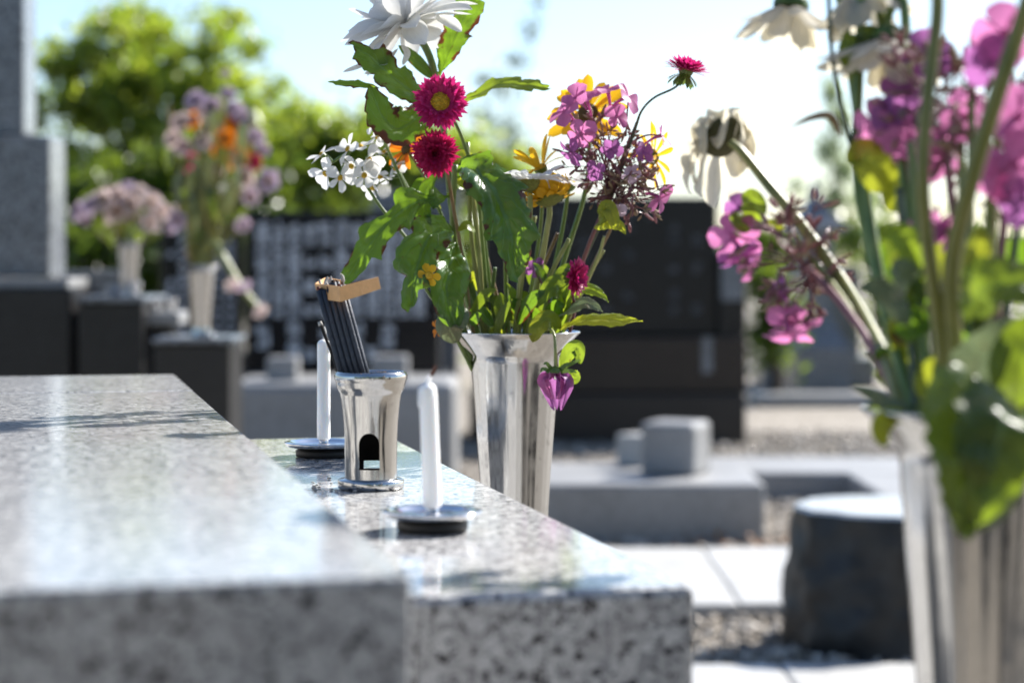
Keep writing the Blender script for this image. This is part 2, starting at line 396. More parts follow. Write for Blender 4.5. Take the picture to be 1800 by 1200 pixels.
def petal_ring_joined(c, Rm, rings, rnd):
    """rings: list of (count, L, W, elev, r0, curl, cup)"""
    V, Fc, UV = [], [], []
    for (k, Ln, W, el, r0, curl, cup) in rings:
        o = rnd.random() * 6
        for i in range(k):
            th = o + 2 * math.pi * i / k + rnd.uniform(-.5, .5) / k * 2
            g = petal_geo(Ln * rnd.uniform(.82, 1.1), W * rnd.uniform(.8, 1.2), curl + rnd.uniform(-.25, .25), cup, 2.0, .4, 5, 2, seed=i)
            rot, loc = ring_matrix(c, Rm, th, el + rnd.uniform(-.12, .12), r0)
            b = len(V); V += [loc + rot @ v for v in g[0]]; Fc += [tuple(q + b for q in f) for f in g[1]]; UV += g[2]
    return V, Fc, UV
def dome(c, Rm, r, h, n=20, m=6, bumps=0.0, rnd=random):
    V, Fc = [], []
    for i in range(m + 1):
        a = i / m * math.pi / 2
        for s in range(n):
            th = 2 * math.pi * s / n; k = 1 + (rnd.uniform(-bumps, bumps) if bumps else 0)
            V.append(c + Rm @ Vector((r * math.cos(a) * math.cos(th), r * math.cos(a) * math.sin(th), h * math.sin(a))) * k if not bumps else c + Rm @ (Vector((r * math.cos(a) * math.cos(th), r * math.cos(a) * math.sin(th), h * math.sin(a))) * k))
    for i in range(m):
        for s in range(n): Fc.append((i * n + s, i * n + (s + 1) % n, (i + 1) * n + (s + 1) % n, (i + 1) * n + s))
    return V, Fc
def blob(c, r, n=8, m=5, sc3=(1, 1, 1), Rm=None):
    V, Fc = [], []
    for i in range(m + 1):
        a = -math.pi / 2 + i / m * math.pi
        for s in range(n):
            th = 2 * math.pi * s / n
            p = Vector((r * math.cos(a) * math.cos(th) * sc3[0], r * math.cos(a) * math.sin(th) * sc3[1], r * math.sin(a) * sc3[2]))
            V.append(c + (Rm @ p if Rm else p))
    for i in range(m):
        for s in range(n): Fc.append((i * n + s, i * n + (s + 1) % n, (i + 1) * n + (s + 1) % n, (i + 1) * n + s))
    return V, Fc
def leaf_geo(pts, W, hint=(0, -1, .25), lobes=0, depth=.0, fold=.18, ripple=.06, env='lance', n=56, m=10, seed=0, tooth=0, toothd=.0):
    rnd = random.Random(seed); sp = smooth_pts(pts, max(3, n // max(1, len(pts) - 1)))
    n = len(sp) - 1; V, Fc, UV = [], [], []; hint = Vector(hint)
    ph = rnd.random() * 6
    for i, c in enumerate(sp):
        u = i / n; t = (sp[min(i + 1, n)] - sp[max(i - 1, 0)]).normalized()
        s = t.cross(hint).normalized(); nn = s.cross(t).normalized()
        if env == 'lance': e = math.sin(math.pi * min(1, u ** .72)) ** .8
        elif env == 'round': e = max(0, math.sin(math.pi * u)) ** .55
        elif env == 'heart': e = math.sin(math.pi * min(1, u ** .5)) ** .7
        else: e = .16 + .84 * max(0, math.sin(math.pi * max(0, (u - .06) / .94) ** .95)) ** .7 if u > .06 else .12    # stalked
        if u >= .999: e = .02
        for j in range(m + 1):
            v = j / m * 2 - 1; side = 0 if v < 0 else 1
            cut = 1.0; fw = 0.0
            if lobes:
                x = (u * lobes + (.35 if side else 0) + .15 * math.sin(ph + side)) % 1.0
                saw = abs(x - .70) / .70 if x < .70 else (x - .70) / .30
                cut = 1 - min(.85, depth * 1.5) * min(1, saw) ** .9 * (.8 + .4 * math.sin(ph * 3 + u * 17 + side * 2))
                fw = .30 * (1 - saw) * abs(v) ** 1.5
            if tooth:
                x = (u * tooth + side * .5) % 1.0; cut *= 1 - toothd * x
            wv = W * .5 * e * cut
            quilt = .034 * W * abs(math.sin(math.pi * 6 * (u - .275 * abs(v)))) * min(1, abs(v) * 3) * (1 if m >= 8 else 0)
            av = abs(v) if m < 8 else 1.9 * (abs(v) - .72 * v * v)
            p = c + s * v * wv + nn * (fold * av * wv + quilt + ripple * W * math.sin(ph + u * 9 + v * 2.3) * abs(v)) + t * (fw * W * .6)
            p = p + nn * (W * .09 * noise.noise(p * 95 + Vector((seed * 3.1, 0, 0))))
            V.append(p); UV.append((u, j / m))
    for i in range(n):
        for j in range(m):
            a = i * (m + 1) + j; Fc.append((a, a + 1, a + m + 2, a + m + 1))
    return V, Fc, UV
def leaf(parent, pts, W, mat='leaf', **kw):
    V, Fc, UV = leaf_geo([P(*p) for p in pts], W * RS, **kw)
    return part('leaf', parent, V, Fc, mat, UV)
def stem(parent, pts, r, mat='stem', name='stem', seg=9):
    V, Fc = tube(smooth_pts([P(*p) for p in pts], 8), [q * RS for q in r], seg); return part(name, parent, V, Fc, mat)
def vdir(px, py, toward=0.0):       # direction: right px, up -py (photo), toward the camera
    return Vector((px, -toward, -py)).normalized()

# ------------------------------------------------------------------ the ground
def grid_ground():
    V = [(-600, -60, 0), (600, -60, 0), (600, 1500, 0), (-600, 1500, 0)]
    o = struct(part('ground', None, V, [(0, 1, 2, 3)], None, smooth=False, origin=(0, 0, 0)))
    m, nt, out = newmat('gravel ground'); g = coords(nt)
    v = N(nt, 'ShaderNodeTexVoronoi', Scale=42.0); L(nt, g, v.inputs['Vector'])
    sp = nt.nodes.new('ShaderNodeSeparateColor'); L(nt, v.outputs['Color'], sp.inputs[0])
    c = ramp(nt, sp.outputs[0], [(0, (.13, .11, .085)), (.5, (.24, .205, .165)), (1, (.38, .34, .29))])
    n = N(nt, 'ShaderNodeTexNoise', Scale=.9, Detail=5.0); L(nt, g, n.inputs['Vector'])
    f = ramp(nt, n.outputs[0], [(.3, (.8, .8, .78)), (.7, (1, 1, 1))])
    cc = mixc(nt, 1.0, c.outputs[0], f.outputs[0], 'MULTIPLY')
    prin(nt, out, Base_Color=cc, Roughness=.85, Normal=bump(nt, v.outputs['Distance'], .8, .012))
    o.data.materials.append(m)
grid_ground()
def gravel_stones():
    rnd = np.random.default_rng(3)
    t = (1 + 5 ** .5) / 2
    ico = np.array([(-1, t, 0), (1, t, 0), (-1, -t, 0), (1, -t, 0), (0, -1, t), (0, 1, t), (0, -1, -t), (0, 1, -t), (t, 0, -1), (t, 0, 1), (-t, 0, -1), (-t, 0, 1)]) / 1.9
    fc = np.array([(0, 11, 5), (0, 5, 1), (0, 1, 7), (0, 7, 10), (0, 10, 11), (1, 5, 9), (5, 11, 4), (11, 10, 2), (10, 7, 6), (7, 1, 8), (3, 9, 4), (3, 4, 2), (3, 2, 6), (3, 6, 8), (3, 8, 9), (4, 9, 5), (2, 4, 11), (6, 2, 10), (8, 6, 7), (9, 8, 1)])
    n = 15000
    y = rnd.uniform(3.4, 9.5, n); x = (rnd.uniform(560, 1900, n) - 900) / F * y
    s = rnd.uniform(.006, .015, n)
    V = ico[None] * s[:, None, None] * rnd.uniform(.65, 1.3, (n, 1, 3)) * rnd.uniform(.85, 1.15, (n, 12, 1))
    V += np.stack([x, y, s * .35 + rnd.uniform(0, .004, n)], 1)[:, None]
    Fa = fc[None] + (np.arange(n) * 12)[:, None, None]
    me = bpy.data.meshes.new('gravel'); V = V.reshape(-1, 3); Fa = Fa.reshape(-1, 3)
    me.vertices.add(len(V)); me.vertices.foreach_set('co', V.ravel())
    me.loops.add(len(Fa) * 3); me.loops.foreach_set('vertex_index', Fa.ravel().astype(np.int32))
    me.polygons.add(len(Fa)); me.polygons.foreach_set('loop_start', np.arange(0, len(Fa) * 3, 3, dtype=np.int32))
    me.update(calc_edges=True)
    m, nt, out = newmat('gravel stones'); isl = nt.nodes.new('ShaderNodeNewGeometry')
    c = ramp(nt, isl.outputs['Random Per Island'], [(0, (.10, .085, .07)), (.35, (.23, .195, .15)), (.75, (.36, .31, .255)), (1, (.52, .48, .43))])
    prin(nt, out, Base_Color=c.outputs[0], Roughness=.7); me.materials.append(m)
    o = link('gravel', me); o['kind'] = 'stuff'; o['label'] = 'loose grey and tan gravel between the graves'; o['category'] = 'gravel'
gravel_stones()

# ------------------------------------------------------------------ our own grave
ROT = math.atan(.235); OX, OY = -.0326, .652
SHELF, SLAB = HC - .1415, HC - .1015
def GU(u, v, z): return Vector((OX + u * math.cos(ROT) - v * math.sin(ROT), OY + u * math.sin(ROT) + v * math.cos(ROT), z))
grave = thing('grave_platform', GU(-.4, .6, 0), 'speckled pale granite grave platform with a lower polished step, filling the lower left foreground', 'grave')
block('kerb_stone', grave, OX, OY, ROT, -1.1, 0, 0, .2345, .02, SLAB, 'granite', .0022)
block('platform_slab', grave, OX, OY, ROT, -1.1, 0, .2365, .9865, .30, SLAB - .0006, 'granite', .0012)
block('kerb_stone', grave, OX, OY, ROT, -1.1, 0, .9885, 1.231, .02, SLAB - .0003, 'granite', .0012)
block('front_step', grave, OX, OY, ROT, -.35, .162, .1935, .9815, .40, SHELF, 'granite', .004) if False else \
    block('front_step', grave, OX, OY, ROT, .0005, .162, .1935, .9815, .40, SHELF, 'granite', .004)
block('step_base', grave, OX, OY, ROT, -1.05, .15, .25, .97, .0, .298, 'granite', .004)
block('step_footing', grave, OX, OY, ROT, .002, .145, .21, .965, .2985, .3995, 'granite', .004)

# ------------------------------------------------------------------ vases
def vase(center, rim_z, label, s=1.0, name='flower_vase', n=128, group=None, height=.20):
    z0 = rim_z - height * s
    t = thing(name, (center[0], center[1], z0), label, 'vase', group)
    k = s
    H = height * k
    out = [(.0225, 0), (.0235, .004 * k / .2 * .2), (.0255 * 1, .030), (.0292, .09), (.0325, .150), (.0343, H - .0185 * k)]
    prof = []
    for (r, z) in [(.0225, .0), (.0240, .002), (.0240, .006), (.0228, .009), (.0236, .03), (.0272, .09), (.0318, .150), (.0343, .1815)]:
        prof.append((r * k, z / .2 * H))
    for (r, z) in [(.0350, .1825), (.0395, .188), (.0455, .1945), (.0500, .1990), (.0504, .1998), (.0500, .2003), (.0494, .2000), (.0450, .1958), (.039, .1895), (.0332, .182)]:
        prof.append((r * k, z / .2 * H))
    for (r, z) in [(.0305, .150), (.0260, .09), (.0222, .02)]: prof.append((r * k, z / .2 * H))
    seed = random.random() * 20
    def pert(th, z):
        f = 1.0 if z < H * .88 else .35
        a = 0.030 * noise.noise(Vector((math.cos(th) * 2.6 + seed, math.sin(th) * 2.6, z * 1.5)))
        a += 0.016 * noise.noise(Vector((math.cos(th) * 8 + seed, math.sin(th) * 8, z * 2)))
        a += 0.005 * noise.noise(Vector((math.cos(th) * 19 + seed, math.sin(th) * 19, z * 2)))
        a *= f
        return a
    fp = []
    for i in range(len(prof) - 1):
        a, b = prof[i], prof[i + 1]; q = 6 if abs(a[1] - b[1]) > .02 * k else 1
        for j in range(q): fp.append((a[0] + (b[0] - a[0]) * j / q, a[1] + (b[1] - a[1]) * j / q))
    fp.append(prof[-1])
    V, Fc = lathe(fp, n, pert)
    c = Vector((center[0], center[1], z0))
    o = part('vase_body', t, [v + c for v in V], Fc, 'chrome', origin=c)
    return t
RIMZ = HC - .0517
VC = P(905, 583, 1.535)
vase((VC.x, VC.y), RIMZ, 'flared steel flower vase in the middle of the picture behind the candles')
VR = Vector((P(1722, 0, .86).x, .86, 0)); RIMR = P(0, 718, .86).z
vase((VR.x, VR.y), RIMR, 'large blurred steel flower vase at the right edge of the picture')
for vx, rz_, lab in ((VC, RIMZ, 'granite block carrying the middle steel vase'), (VR, RIMR, 'granite block carrying the right steel vase')):
    fb = thing('flower_block', (vx.x, vx.y, 0), lab, 'stone block')
    block('block_stone', fb, vx.x, vx.y, ROT, -.05, .05, -.06, .06, 0, rz_ - .2005, 'granite', .004)

# ------------------------------------------------------------------ candles and dishes
def candle_dish(px, py, d, label_d, label_c, s, ch, cr, lean, bent, soot_shade):
    b = P(px, py, d); b.z = SHELF + .0003
    t = thing('candle_dish', b, label_d, 'candle dish')
    k = s
    V, Fc = lathe([(.0165 * k, 0), (.0178 * k, .0005), (.0180 * k, .0045), (.0150 * k, .0060)], 48)
    part('rubber_base', t, [v + b for v in V], Fc, 'rubber', origin=b)
    pr = [(.0150, .0062), (.0185, .0063), (.0236, .0078), (.0252, .0098), (.0250, .0106), (.0238, .0110), (.0215, .0112), (.0190, .0104), (.0178, .0088), (.0120, .0082), (.0, .0082)]
    V, Fc = lathe([(r * k, z) for r, z in pr], 72)
    part('steel_saucer', t, [v + b for v in V], Fc, 'chrome_b', origin=b)
    V, Fc = lathe([(.0034, .0083), (.0034, .0125), (.0, .0125)], 20); part('candle_socket', t, [v + b for v in V], Fc, 'chrome_b', origin=b)
    cb = b + Vector((0, 0, .0127))
    c = thing('candle', cb, label_c, 'candle')
    Rm = Matrix.Rotation(lean, 3, 'Y'); h = ch
    prof = [(cr * .96, 0), (cr * 1.0, .0006)]
    for i in range(1, 15): prof.append((cr * (1 - .02 * i / 15), h * .94 * i / 15))
    prof += [(cr * .985, h * .945), (cr * .93, h * .965), (cr * .70, h * .985), (cr * .38, h * .997), (cr * .2, h), (0, h)]
    def pert(th, z): return .018 * noise.noise(Vector((math.cos(th) * 1.5, math.sin(th) * 1.5, z * 90))) + (.05 * math.cos(th - 3.4) if z > h * .9 and bent else 0)
    V, Fc = lathe(prof, 36, pert); part('wax_body', c, [cb + Rm @ v for v in V], Fc, 'wax', origin=cb)
    w0 = cb + Rm @ Vector((0, 0, h - .0008))
    for (th, l0, l1) in (((3.5, .97, .80), (5.2, .96, .88)) if bent else ((5.6, .95, .86),)):
        q0 = [cb + Rm @ Vector((math.cos(th) * cr * .97, math.sin(th) * cr * .97, h * (l0 + (l1 - l0) * k_ / 5))) for k_ in range(6)]
        V, Fc = tube(q0, [.0004, .0009, .0010, .0013, .0006], 8); part('wax_run', c, V, Fc, 'wax')
    wp = [w0, w0 + Vector((.0004, 0, .003)), w0 + Vector((.0012 if not bent else .0024, 0, .0062)), w0 + Vector((.0005 if not bent else .0040, -.0003, .0098))]
    q = smooth_pts(wp, 5); V, Fc = tube(q[:9], [.0018 if bent else .0009, .0009 if bent else .0007], 8); part('wick', c, V, Fc, 'wax' if bent else 'wick')
    V, Fc = tube(q[8:], [.0009, .0010, .0007], 8); part('wick_tip', c, V, Fc, 'wick_burnt' if soot_shade else 'wick')
candle_dish(760, 0, 1.06, 'steel candle dish on the granite step, the nearer and blurrier one', 'bright sunlit white candle with a burnt bent wick, nearest the camera', 1.06, .0655, .0049, R(-2.2), True, True)
candle_dish(569, 0, 1.469, 'steel candle dish at the far end of the granite step', 'slim bluish white candle behind the incense holder', 1.15, .0735, .0049, 0.0, False, False)

# ------------------------------------------------------------------ incense holder and bundle
hb = P(652, 0, 1.26); hb.z = SHELF + .0002
hold = thing('incense_holder', hb, 'tarnished steel incense holder with a flared rim and an arched opening', 'incense holder')
V, Fc = lathe([(.0195, 0), (.0208, .0006), (.0210, .0035), (.0208, .0052), (.0200, .0060), (.0172, .0062), (.0168, .0066), (.0, .0066)], 72)
part('base_disc', hold, [v + hb for v in V], Fc, 'chrome_old', origin=hb)
outp = [(.0166, .0064), (.0166, .018), (.0168, .032), (.0175, .044), (.0187, .055), (.0196, .0600)]
rimp = [(.0206, .0615), (.0216, .0640), (.0221, .0665), (.0224, .0680), (.0230, .0692), (.0231, .0712), (.0225, .0730), (.0213, .0738), (.0200, .0733), (.0193, .0720)]
inp = [(.0186, .060), (.0163, .044), (.0154, .030), (.0152, .0075)]
outf = fine(outp, 5)
def hp(th, z):
    return .020 * noise.noise(Vector((math.cos(th) * 2.2 + 4, math.sin(th) * 2.2, z * 30))) + .008 * noise.noise(Vector((math.cos(th) * 7, math.sin(th) * 7 + 3, z * 20))) + .008 * noise.noise(Vector((math.cos(th) * 5, math.sin(th) * 5, z * 120))) * (1 if z > .058 else .35)
V, Fc = lathe(outf + rimp + inp, 96, hp, closed=True)
tmp = bpy.data.objects.new('tmp', mesh('tmp', V, Fc, 'chrome_old')); C.objects.link(tmp)
# arched cutter at the front, small window at the back
def prism(outline, y0, y1):
    n = len(outline); V = [Vector((x, y0, z)) for x, z in outline] + [Vector((x, y1, z)) for x, z in outline]
    Fc = [tuple(range(n)), tuple(reversed(range(n, 2 * n)))] + [(i, i + n, (i + 1) % n + n, (i + 1) % n) for i in range(n)]; return V, Fc
ow, z0, z1 = .0065, .0130, .0285
arch = [(-ow, z0), (ow, z0), (ow, z1)] + [(ow * math.cos(a), z1 + ow * 1.15 * math.sin(a)) for a in [math.pi * k / 12 for k in range(1, 12)]] + [(-ow, z1)]
va, fa = prism(arch, -.04, -.004)
va = [Matrix.Rotation(R(0), 3, 'Z') @ v for v in va]
cutm = mesh('cut', *join((va, fa), prism([(-.0055, .011), (.0055, .011), (.0055, .0160), (-.0055, .0160)], .004, .04)), None, smooth=False)
cut = bpy.data.objects.new('cut', cutm); C.objects.link(cut)
bmm = bmesh.new(); bmm.from_mesh(cutm); bmesh.ops.recalc_face_normals(bmm, faces=bmm.faces[:]); bmm.to_mesh(cutm); bmm.free()
bmm = bmesh.new(); bmm.from_mesh(tmp.data); bmesh.ops.recalc_face_normals(bmm, faces=bmm.faces[:]); bmm.to_mesh(tmp.data); bmm.free()
md = tmp.modifiers.new('b', 'BOOLEAN'); md.object = cut; md.operation = 'DIFFERENCE'; md.solver = 'EXACT'
dg = bpy.context.evaluated_depsgraph_get(); dg.update()
hm = bpy.data.meshes.new_from_object(tmp.evaluated_get(dg)); hm.name = 'holder_body'
bpy.data.objects.remove(tmp); bpy.data.objects.remove(cut)
hm.materials.clear(); hm.materials.append(M['chrome_old']); hm.materials.append(M['soot_shade'])
for pg in hm.polygons:
    c0 = pg.center; rr_ = math.hypot(c0.x, c0.y); ri_ = float(np.interp(c0.z, [.0075, .03, .044, .060], [.0152, .0154, .0163, .0186]))
    pg.material_index = 1 if (c0.z < .066 and rr_ < ri_ + .0005) else 0  # inner wall coloured near black so the opening looks shaded
try: hm.set_sharp_from_angle(angle=R(42))
except Exception: pass
link('holder_body', hm, hold, Matrix.Translation(hb))
V, Fc = lathe([(.0144, .0635), (.010, .0640), (0, .0648)], 40, lambda th, z: .05 * noise.noise(Vector((math.cos(th) * 3, math.sin(th) * 3, z * 300))))
V = [v + hb for v in V]
part('ash_bed', hold, V, Fc, 'ash', origin=hb)

# bundle
i0 = P(630, 684, 1.262); i1 = P(581, 504, 1.262)
ax = (i1 - i0).normalized(); bundle = thing('incense_bundle', i0, 'leaning bundle of blue black incense sticks tied with a tan paper band', 'incense')
sx = Vector((0, 1, 0)).cross(ax).normalized(); sy = ax.cross(sx)
rnd = random.Random(5); rs = .00175
k = 0
for a in range(5):
    for b_ in range(4):
        ox = (a - 2) * rs * 1.93 + (rs if b_ % 2 else 0) - rs * .5; oy = (b_ - 1.5) * rs * 1.78
        j0 = i0 + sx * ox + sy * oy + ax * rnd.uniform(-.001, .001)
        j1 = i1 + sx * ox + sy * oy + ax * (rnd.uniform(-.0045, .0015) + (.001 if b_ > 1 else 0)) + sx * rnd.uniform(-.0003, .0003)
        V, Fc = tube([j0, j0.lerp(j1, .33), j0.lerp(j1, .66), j1], rs * .985, 10); part('incense_stick', bundle, V, Fc, 'incense')
        tip = [j1 + ax * .0001, j1 + ax * rnd.uniform(.0005, .0025) + sx * rnd.uniform(-.0005, .0005)]
        V, Fc = tube(tip, [rs * .8, rs * .45], 8); part('burnt_tip', bundle, V, Fc, rnd.choice(['incense_red', 'soot_shade', 'incense_red', 'ash']))
# small curls of ash
for q in range(5):
    p0 = i1 + sx * rnd.uniform(-.008, .008) + sy * rnd.uniform(-.004, .004) + ax * .001
    V, Fc = tube(smooth_pts([p0, p0 + ax * .003 + sx * rnd.uniform(-.001, .001), p0 + ax * .0055 + sx * rnd.uniform(-.002, .002)], 3), [.0012, .0009, .0005], 7); part('ash_curl', bundle, V, Fc, 'ash')
# paper band: wraps the bundle, then its end sticks out to the right
hw, hd = .0118, .0082
cpath = []
def bp(x, y): return i1 - ax * .0050 + sx * x + sy * y
front = -1 if sy.y > 0 else 1
path = [P(604, 506, 1.276), P(574, 500, 1.284), P(557, 511, 1.266), P(598, 517, 1.247), P(633, 507, 1.250), P(667, 497, 1.258)]
pp = []
for i in range(len(path) - 1):
    n = 8 if i == len(path) - 2 else 5
    for q in range(n): pp.append(path[i].lerp(path[i + 1], q / n))
pp.append(path[-1])
V, Fc = [], []
for i, p in enumerate(pp):
    u = i / (len(pp) - 1)
    bend = ax * (.0042); s_ = .0
    t = (pp[min(i + 1, len(pp) - 1)] - pp[max(0, i - 1)]).normalized()
    up_ = (ax - t * ax.dot(t)).normalized() if i < 12 else (Vector((0, 0, 1)) - t * t.z).normalized()
    nn = t.cross(up_).normalized()
    hgt = .0047 if i < 16 else .0047 - .0009 * (i - 16) / (len(pp) - 17)
    for a, b_ in ((-1, -1), (1, -1), (1, 1), (-1, 1)): V.append(p + up_ * a * hgt + nn * b_ * .00035)
for i in range(len(pp) - 1):
    for s in range(4): Fc.append((i * 4 + s, i * 4 + (s + 1) % 4, i * 4 + 4 + (s + 1) % 4, i * 4 + 4 + s))
Fc += [(3, 2, 1, 0), tuple((len(pp) - 1) * 4 + s for s in range(4))]
part('paper_band', bundle, V, Fc, 'band', smooth=False)
st = thing('burnt_stick', P(597, 660, 1.272), 'thin charred stick leaning left beside the incense bundle', 'stick')
V, Fc = tube(smooth_pts([P(602, 680, 1.268), P(588, 632, 1.27), P(574, 597, 1.27), P(563, 568, 1.27)], 5), [.0012, .0013, .0011, .0013], 8); part('stick_shaft', st, V, Fc, 'soot_shade')
V, Fc = tube([P(564, 572, 1.2685), P(561.5, 565, 1.2685)], [.0015, .0013], 8); part('stick_tip', st, V, Fc, 'ash')
cr_ = thing('ash_crumbs', GU(.06, .68, SHELF), 'crumbs of fallen ash on the step beside the incense holder', 'ash')
cv = []
for q in range(26):
    p = GU(rnd.gauss(.055, .013), rnd.gauss(.63, .022), SHELF + .0008); cv.append(blob(p, rnd.uniform(.0005, .0017), 6, 4, (1.2, 1, .6)))
o = part('crumbs', cr_, *join(*cv), 'ash'); o['kind'] = 'stuff'

# ================================================================== FLOWERS
def base_of(pts): return P(*pts[-1])
# blooms ------------------------------------------------------------
def aster(label, c, axis, stem_pts, mat='magenta', r=.0205, disc='yellow_disc', disc_r=.0072, stem_mat='stem', stem_r=(.0011, .0015), sepals=True, seed=1, name='aster', rows=None, sr=None):
    rnd = random.Random(seed); t = thing(name, P(*stem_pts[-1]), label, 'flower')
    stem(t, stem_pts, list(stem_r), stem_mat)
    Rm = frame(axis, seed)
    core = link('bloom', mesh('bloom', *dome(Vector(), Rm, disc_r, disc_r * .55, 24, 7, .07, rnd), disc), t, Matrix.Translation(c))
    rows = rows or [(44, r - disc_r * .5, .0034, .18, disc_r * .55, -.12, .15), (44, (r - disc_r * .5) * .93, .0028, .38, disc_r * .6, -.1, .15), (40, (r - disc_r * .5) * .80, .0026, .6, disc_r * .62, -.05, .15), (34, (r - disc_r * .5) * .6, .0024, .85, disc_r * .68, .1, .15)]
    V, Fc, UV = petal_ring_joined(Vector(c), Rm, rows, rnd)
    o = part('ray_petals', core, V, Fc, mat, UV); o['kind'] = 'stuff'
    if disc_r > .005:
        bl = []
        for q in range(70):
            a = rnd.random() * 6.28; rr = disc_r * math.sqrt(rnd.random()) * .95
            z = disc_r * .55 * math.sqrt(max(0, 1 - (rr / disc_r) ** 2))
            bl.append(blob(Vector(c) + Rm @ Vector((rr * math.cos(a), rr * math.sin(a), z)), .0007, 5, 4, (1, 1, 1.5), Rm))
        o = part('disc_florets', core, *join(*bl), disc); o['kind'] = 'stuff'
    V, Fc = dome(Vector(c) - Rm @ Vector((0, 0, .0002)), Rm @ Matrix.Rotation(math.pi, 3, 'X'), disc_r * .95, .0055, 16, 5); part('calyx', core, V, Fc, 'calyx')
    if sepals:
        V, Fc, UV = petal_ring_joined(Vector(c) - Rm @ Vector((0, 0, .003)), Rm, [(12, sr or r * .6, .0035, -.35, disc_r * .5, -.6, .2), (9, (sr or r * .6) * .8, .0035, -.8, disc_r * .4, -.3, .2)], rnd)
        o = part('sepals', core, V, Fc, 'calyx', UV); o['kind'] = 'stuff'
    return t
PM = {}
def pmesh(key, mat, *a, **k):
    kk = (key, mat)
    if kk not in PM:
        g = petal_geo(*a, **k); PM[kk] = mesh('petal', g[0], g[1], mat, g[2])
    return PM[kk]
def daisy(label, c, axis, stem_pts, rings, mat='white', disc='yellow_disc', disc_r=.006, disc_h=.004, cal=True, stem_mat='stem', stem_r=(.0015, .002), seed=1, name='daisy', cat='flower', key=None, jit=.15, group=None, calh=.007, calm='calyx'):
    """rings: (count, L, W, elev, r0, curl, cup). every petal is an object of its own"""
    rnd = random.Random(seed); t = thing(name, P(*stem_pts[-1]), label, cat, group)
    disc_r *= RS; disc_h *= RS; calh *= RS; rings = [(a, b * RS, c2 * RS, e, f * RS, g, h) for (a, b, c2, e, f, g, h) in rings]
    stem(t, stem_pts, list(stem_r), stem_mat); Rm = frame(axis, seed * 1.7); c = Vector(c)
    core = link('bloom', mesh('bloom', *dome(Vector(), Rm, disc_r, disc_h, 22, 6, .05, rnd), disc), t, Matrix.Translation(c))
    for ri, (k, Ln, W, el, r0, curl, cup) in enumerate(rings):
        ms = [pmesh((key or label, ri, q), mat, Ln, W, curl + (q - 1) * jit * 1.6, cup, 1.0, .3, 8, 4, .06, .02, q) for q in range(3)]
        o_ = rnd.random() * 6
        for i in range(k):
            th = o_ + 2 * math.pi * (i + rnd.uniform(-.22, .22)) / k
            rot, loc = ring_matrix(c, Rm, th, el + rnd.uniform(-jit, jit), r0)
            rot = rot @ Matrix.Rotation(rnd.uniform(-.25, .25), 3, 'Y')
            link('petal', rnd.choice(ms), core, mat4(rot, loc, rnd.uniform(.86, 1.08)))
    if cal:
        V, Fc = dome(c, Rm @ Matrix.Rotation(math.pi, 3, 'X'), disc_r * 1.05, calh, 18, 5, .03, rnd); part('calyx', core, V, Fc, calm)
    return t
def floret(parent, c, axis, mat='pink', r=.012, tube_l=.013, seed=0, curl=-.25, elev=.12, tubemat=None, nn=5):
    """a five petalled phlox floret: tube with five petals"""
    rnd = random.Random(seed); Rm = frame(axis, seed * 2.1); c = Vector(c)
    a = Rm @ Vector((0, 0, 1))
    V, Fc = tube(smooth_pts([c - a * tube_l + Vector((0, 0, -.002)), c - a * tube_l * .5, c], 4), [r * .07, r * .10, r * .16], 8)
    f = part('floret', parent, V, Fc, tubemat or mat, [(.6, .5)] * len(V), origin=c)
    ms = [pmesh(('phlox', round(r, 4), q, round(curl, 2)), mat, r * 1.02, r * .98, curl + .3 * (q - 1), .12 + .1 * q, .8, .22, 7, 4, .04, .01, q) for q in range(3)]
    for i in range(nn):
        th = 2 * math.pi * i / 5 + rnd.uniform(-.15, .15)
        rot, loc = ring_matrix(c, Rm, th, elev + rnd.uniform(-.25, .25), r * .08)
        link('petal', rnd.choice(ms), f, mat4(rot @ Matrix.Rotation(rnd.uniform(-.35, .35), 3, 'Y'), loc, rnd.uniform(.85, 1.1)))
    return f
def spent_cluster(parent, root, c, rad, n, mats=('spent', 'spent_tan'), seed=0, tip=.0016, flat=1.0, r=.00055):
    rnd = random.Random(seed); root = Vector(root); c = Vector(c); br, b1, b2 = [], [], []
    for i in range(n):
        d = Vector((rnd.gauss(0, 1), rnd.gauss(0, 1) * .8, rnd.gauss(0, 1) * flat)).normalized() * rad * rnd.uniform(.45, 1.05)
        e = c + d; mid = root.lerp(e, .55) + Vector((0, 0, -.002)); st_ = root.lerp(c, rnd.uniform(.0, .9))
        br.append(tube(smooth_pts([st_, st_.lerp(e, .5) + Vector((rnd.uniform(-1, 1), rnd.uniform(-1, 1), rnd.uniform(-1, 1))) * rad * .12, e], 3), [r, r * .7], 5))
        for q in range(rnd.randint(2, 5)):
            dd = (d.normalized() + Vector((rnd.gauss(0, .7), rnd.gauss(0, .7), rnd.gauss(0, .7)))).normalized()
            e2 = e + dd * rad * rnd.uniform(.10, .3); br.append(tube([e - d * .05, e.lerp(e2, .6), e2], [r * .7, r * .5], 4))
            (b1 if rnd.random() < .6 else b2).append(blob(e2, tip * rnd.uniform(.5, 1.1), 6, 4, (.55, .55, rnd.uniform(1.2, 2.6)), frame(dd)))
    o = part('spent_stalks', parent, *join(*br), 'stem_red'); o['kind'] = 'stuff'
    for bl, m in ((b1, mats[0]), (b2, mats[1])):
        V, Fc = join(*bl); o = part('spent_buds', parent, V, Fc, m, [(.5, .5)] * len(V)); o['kind'] = 'stuff'

D = 1.535
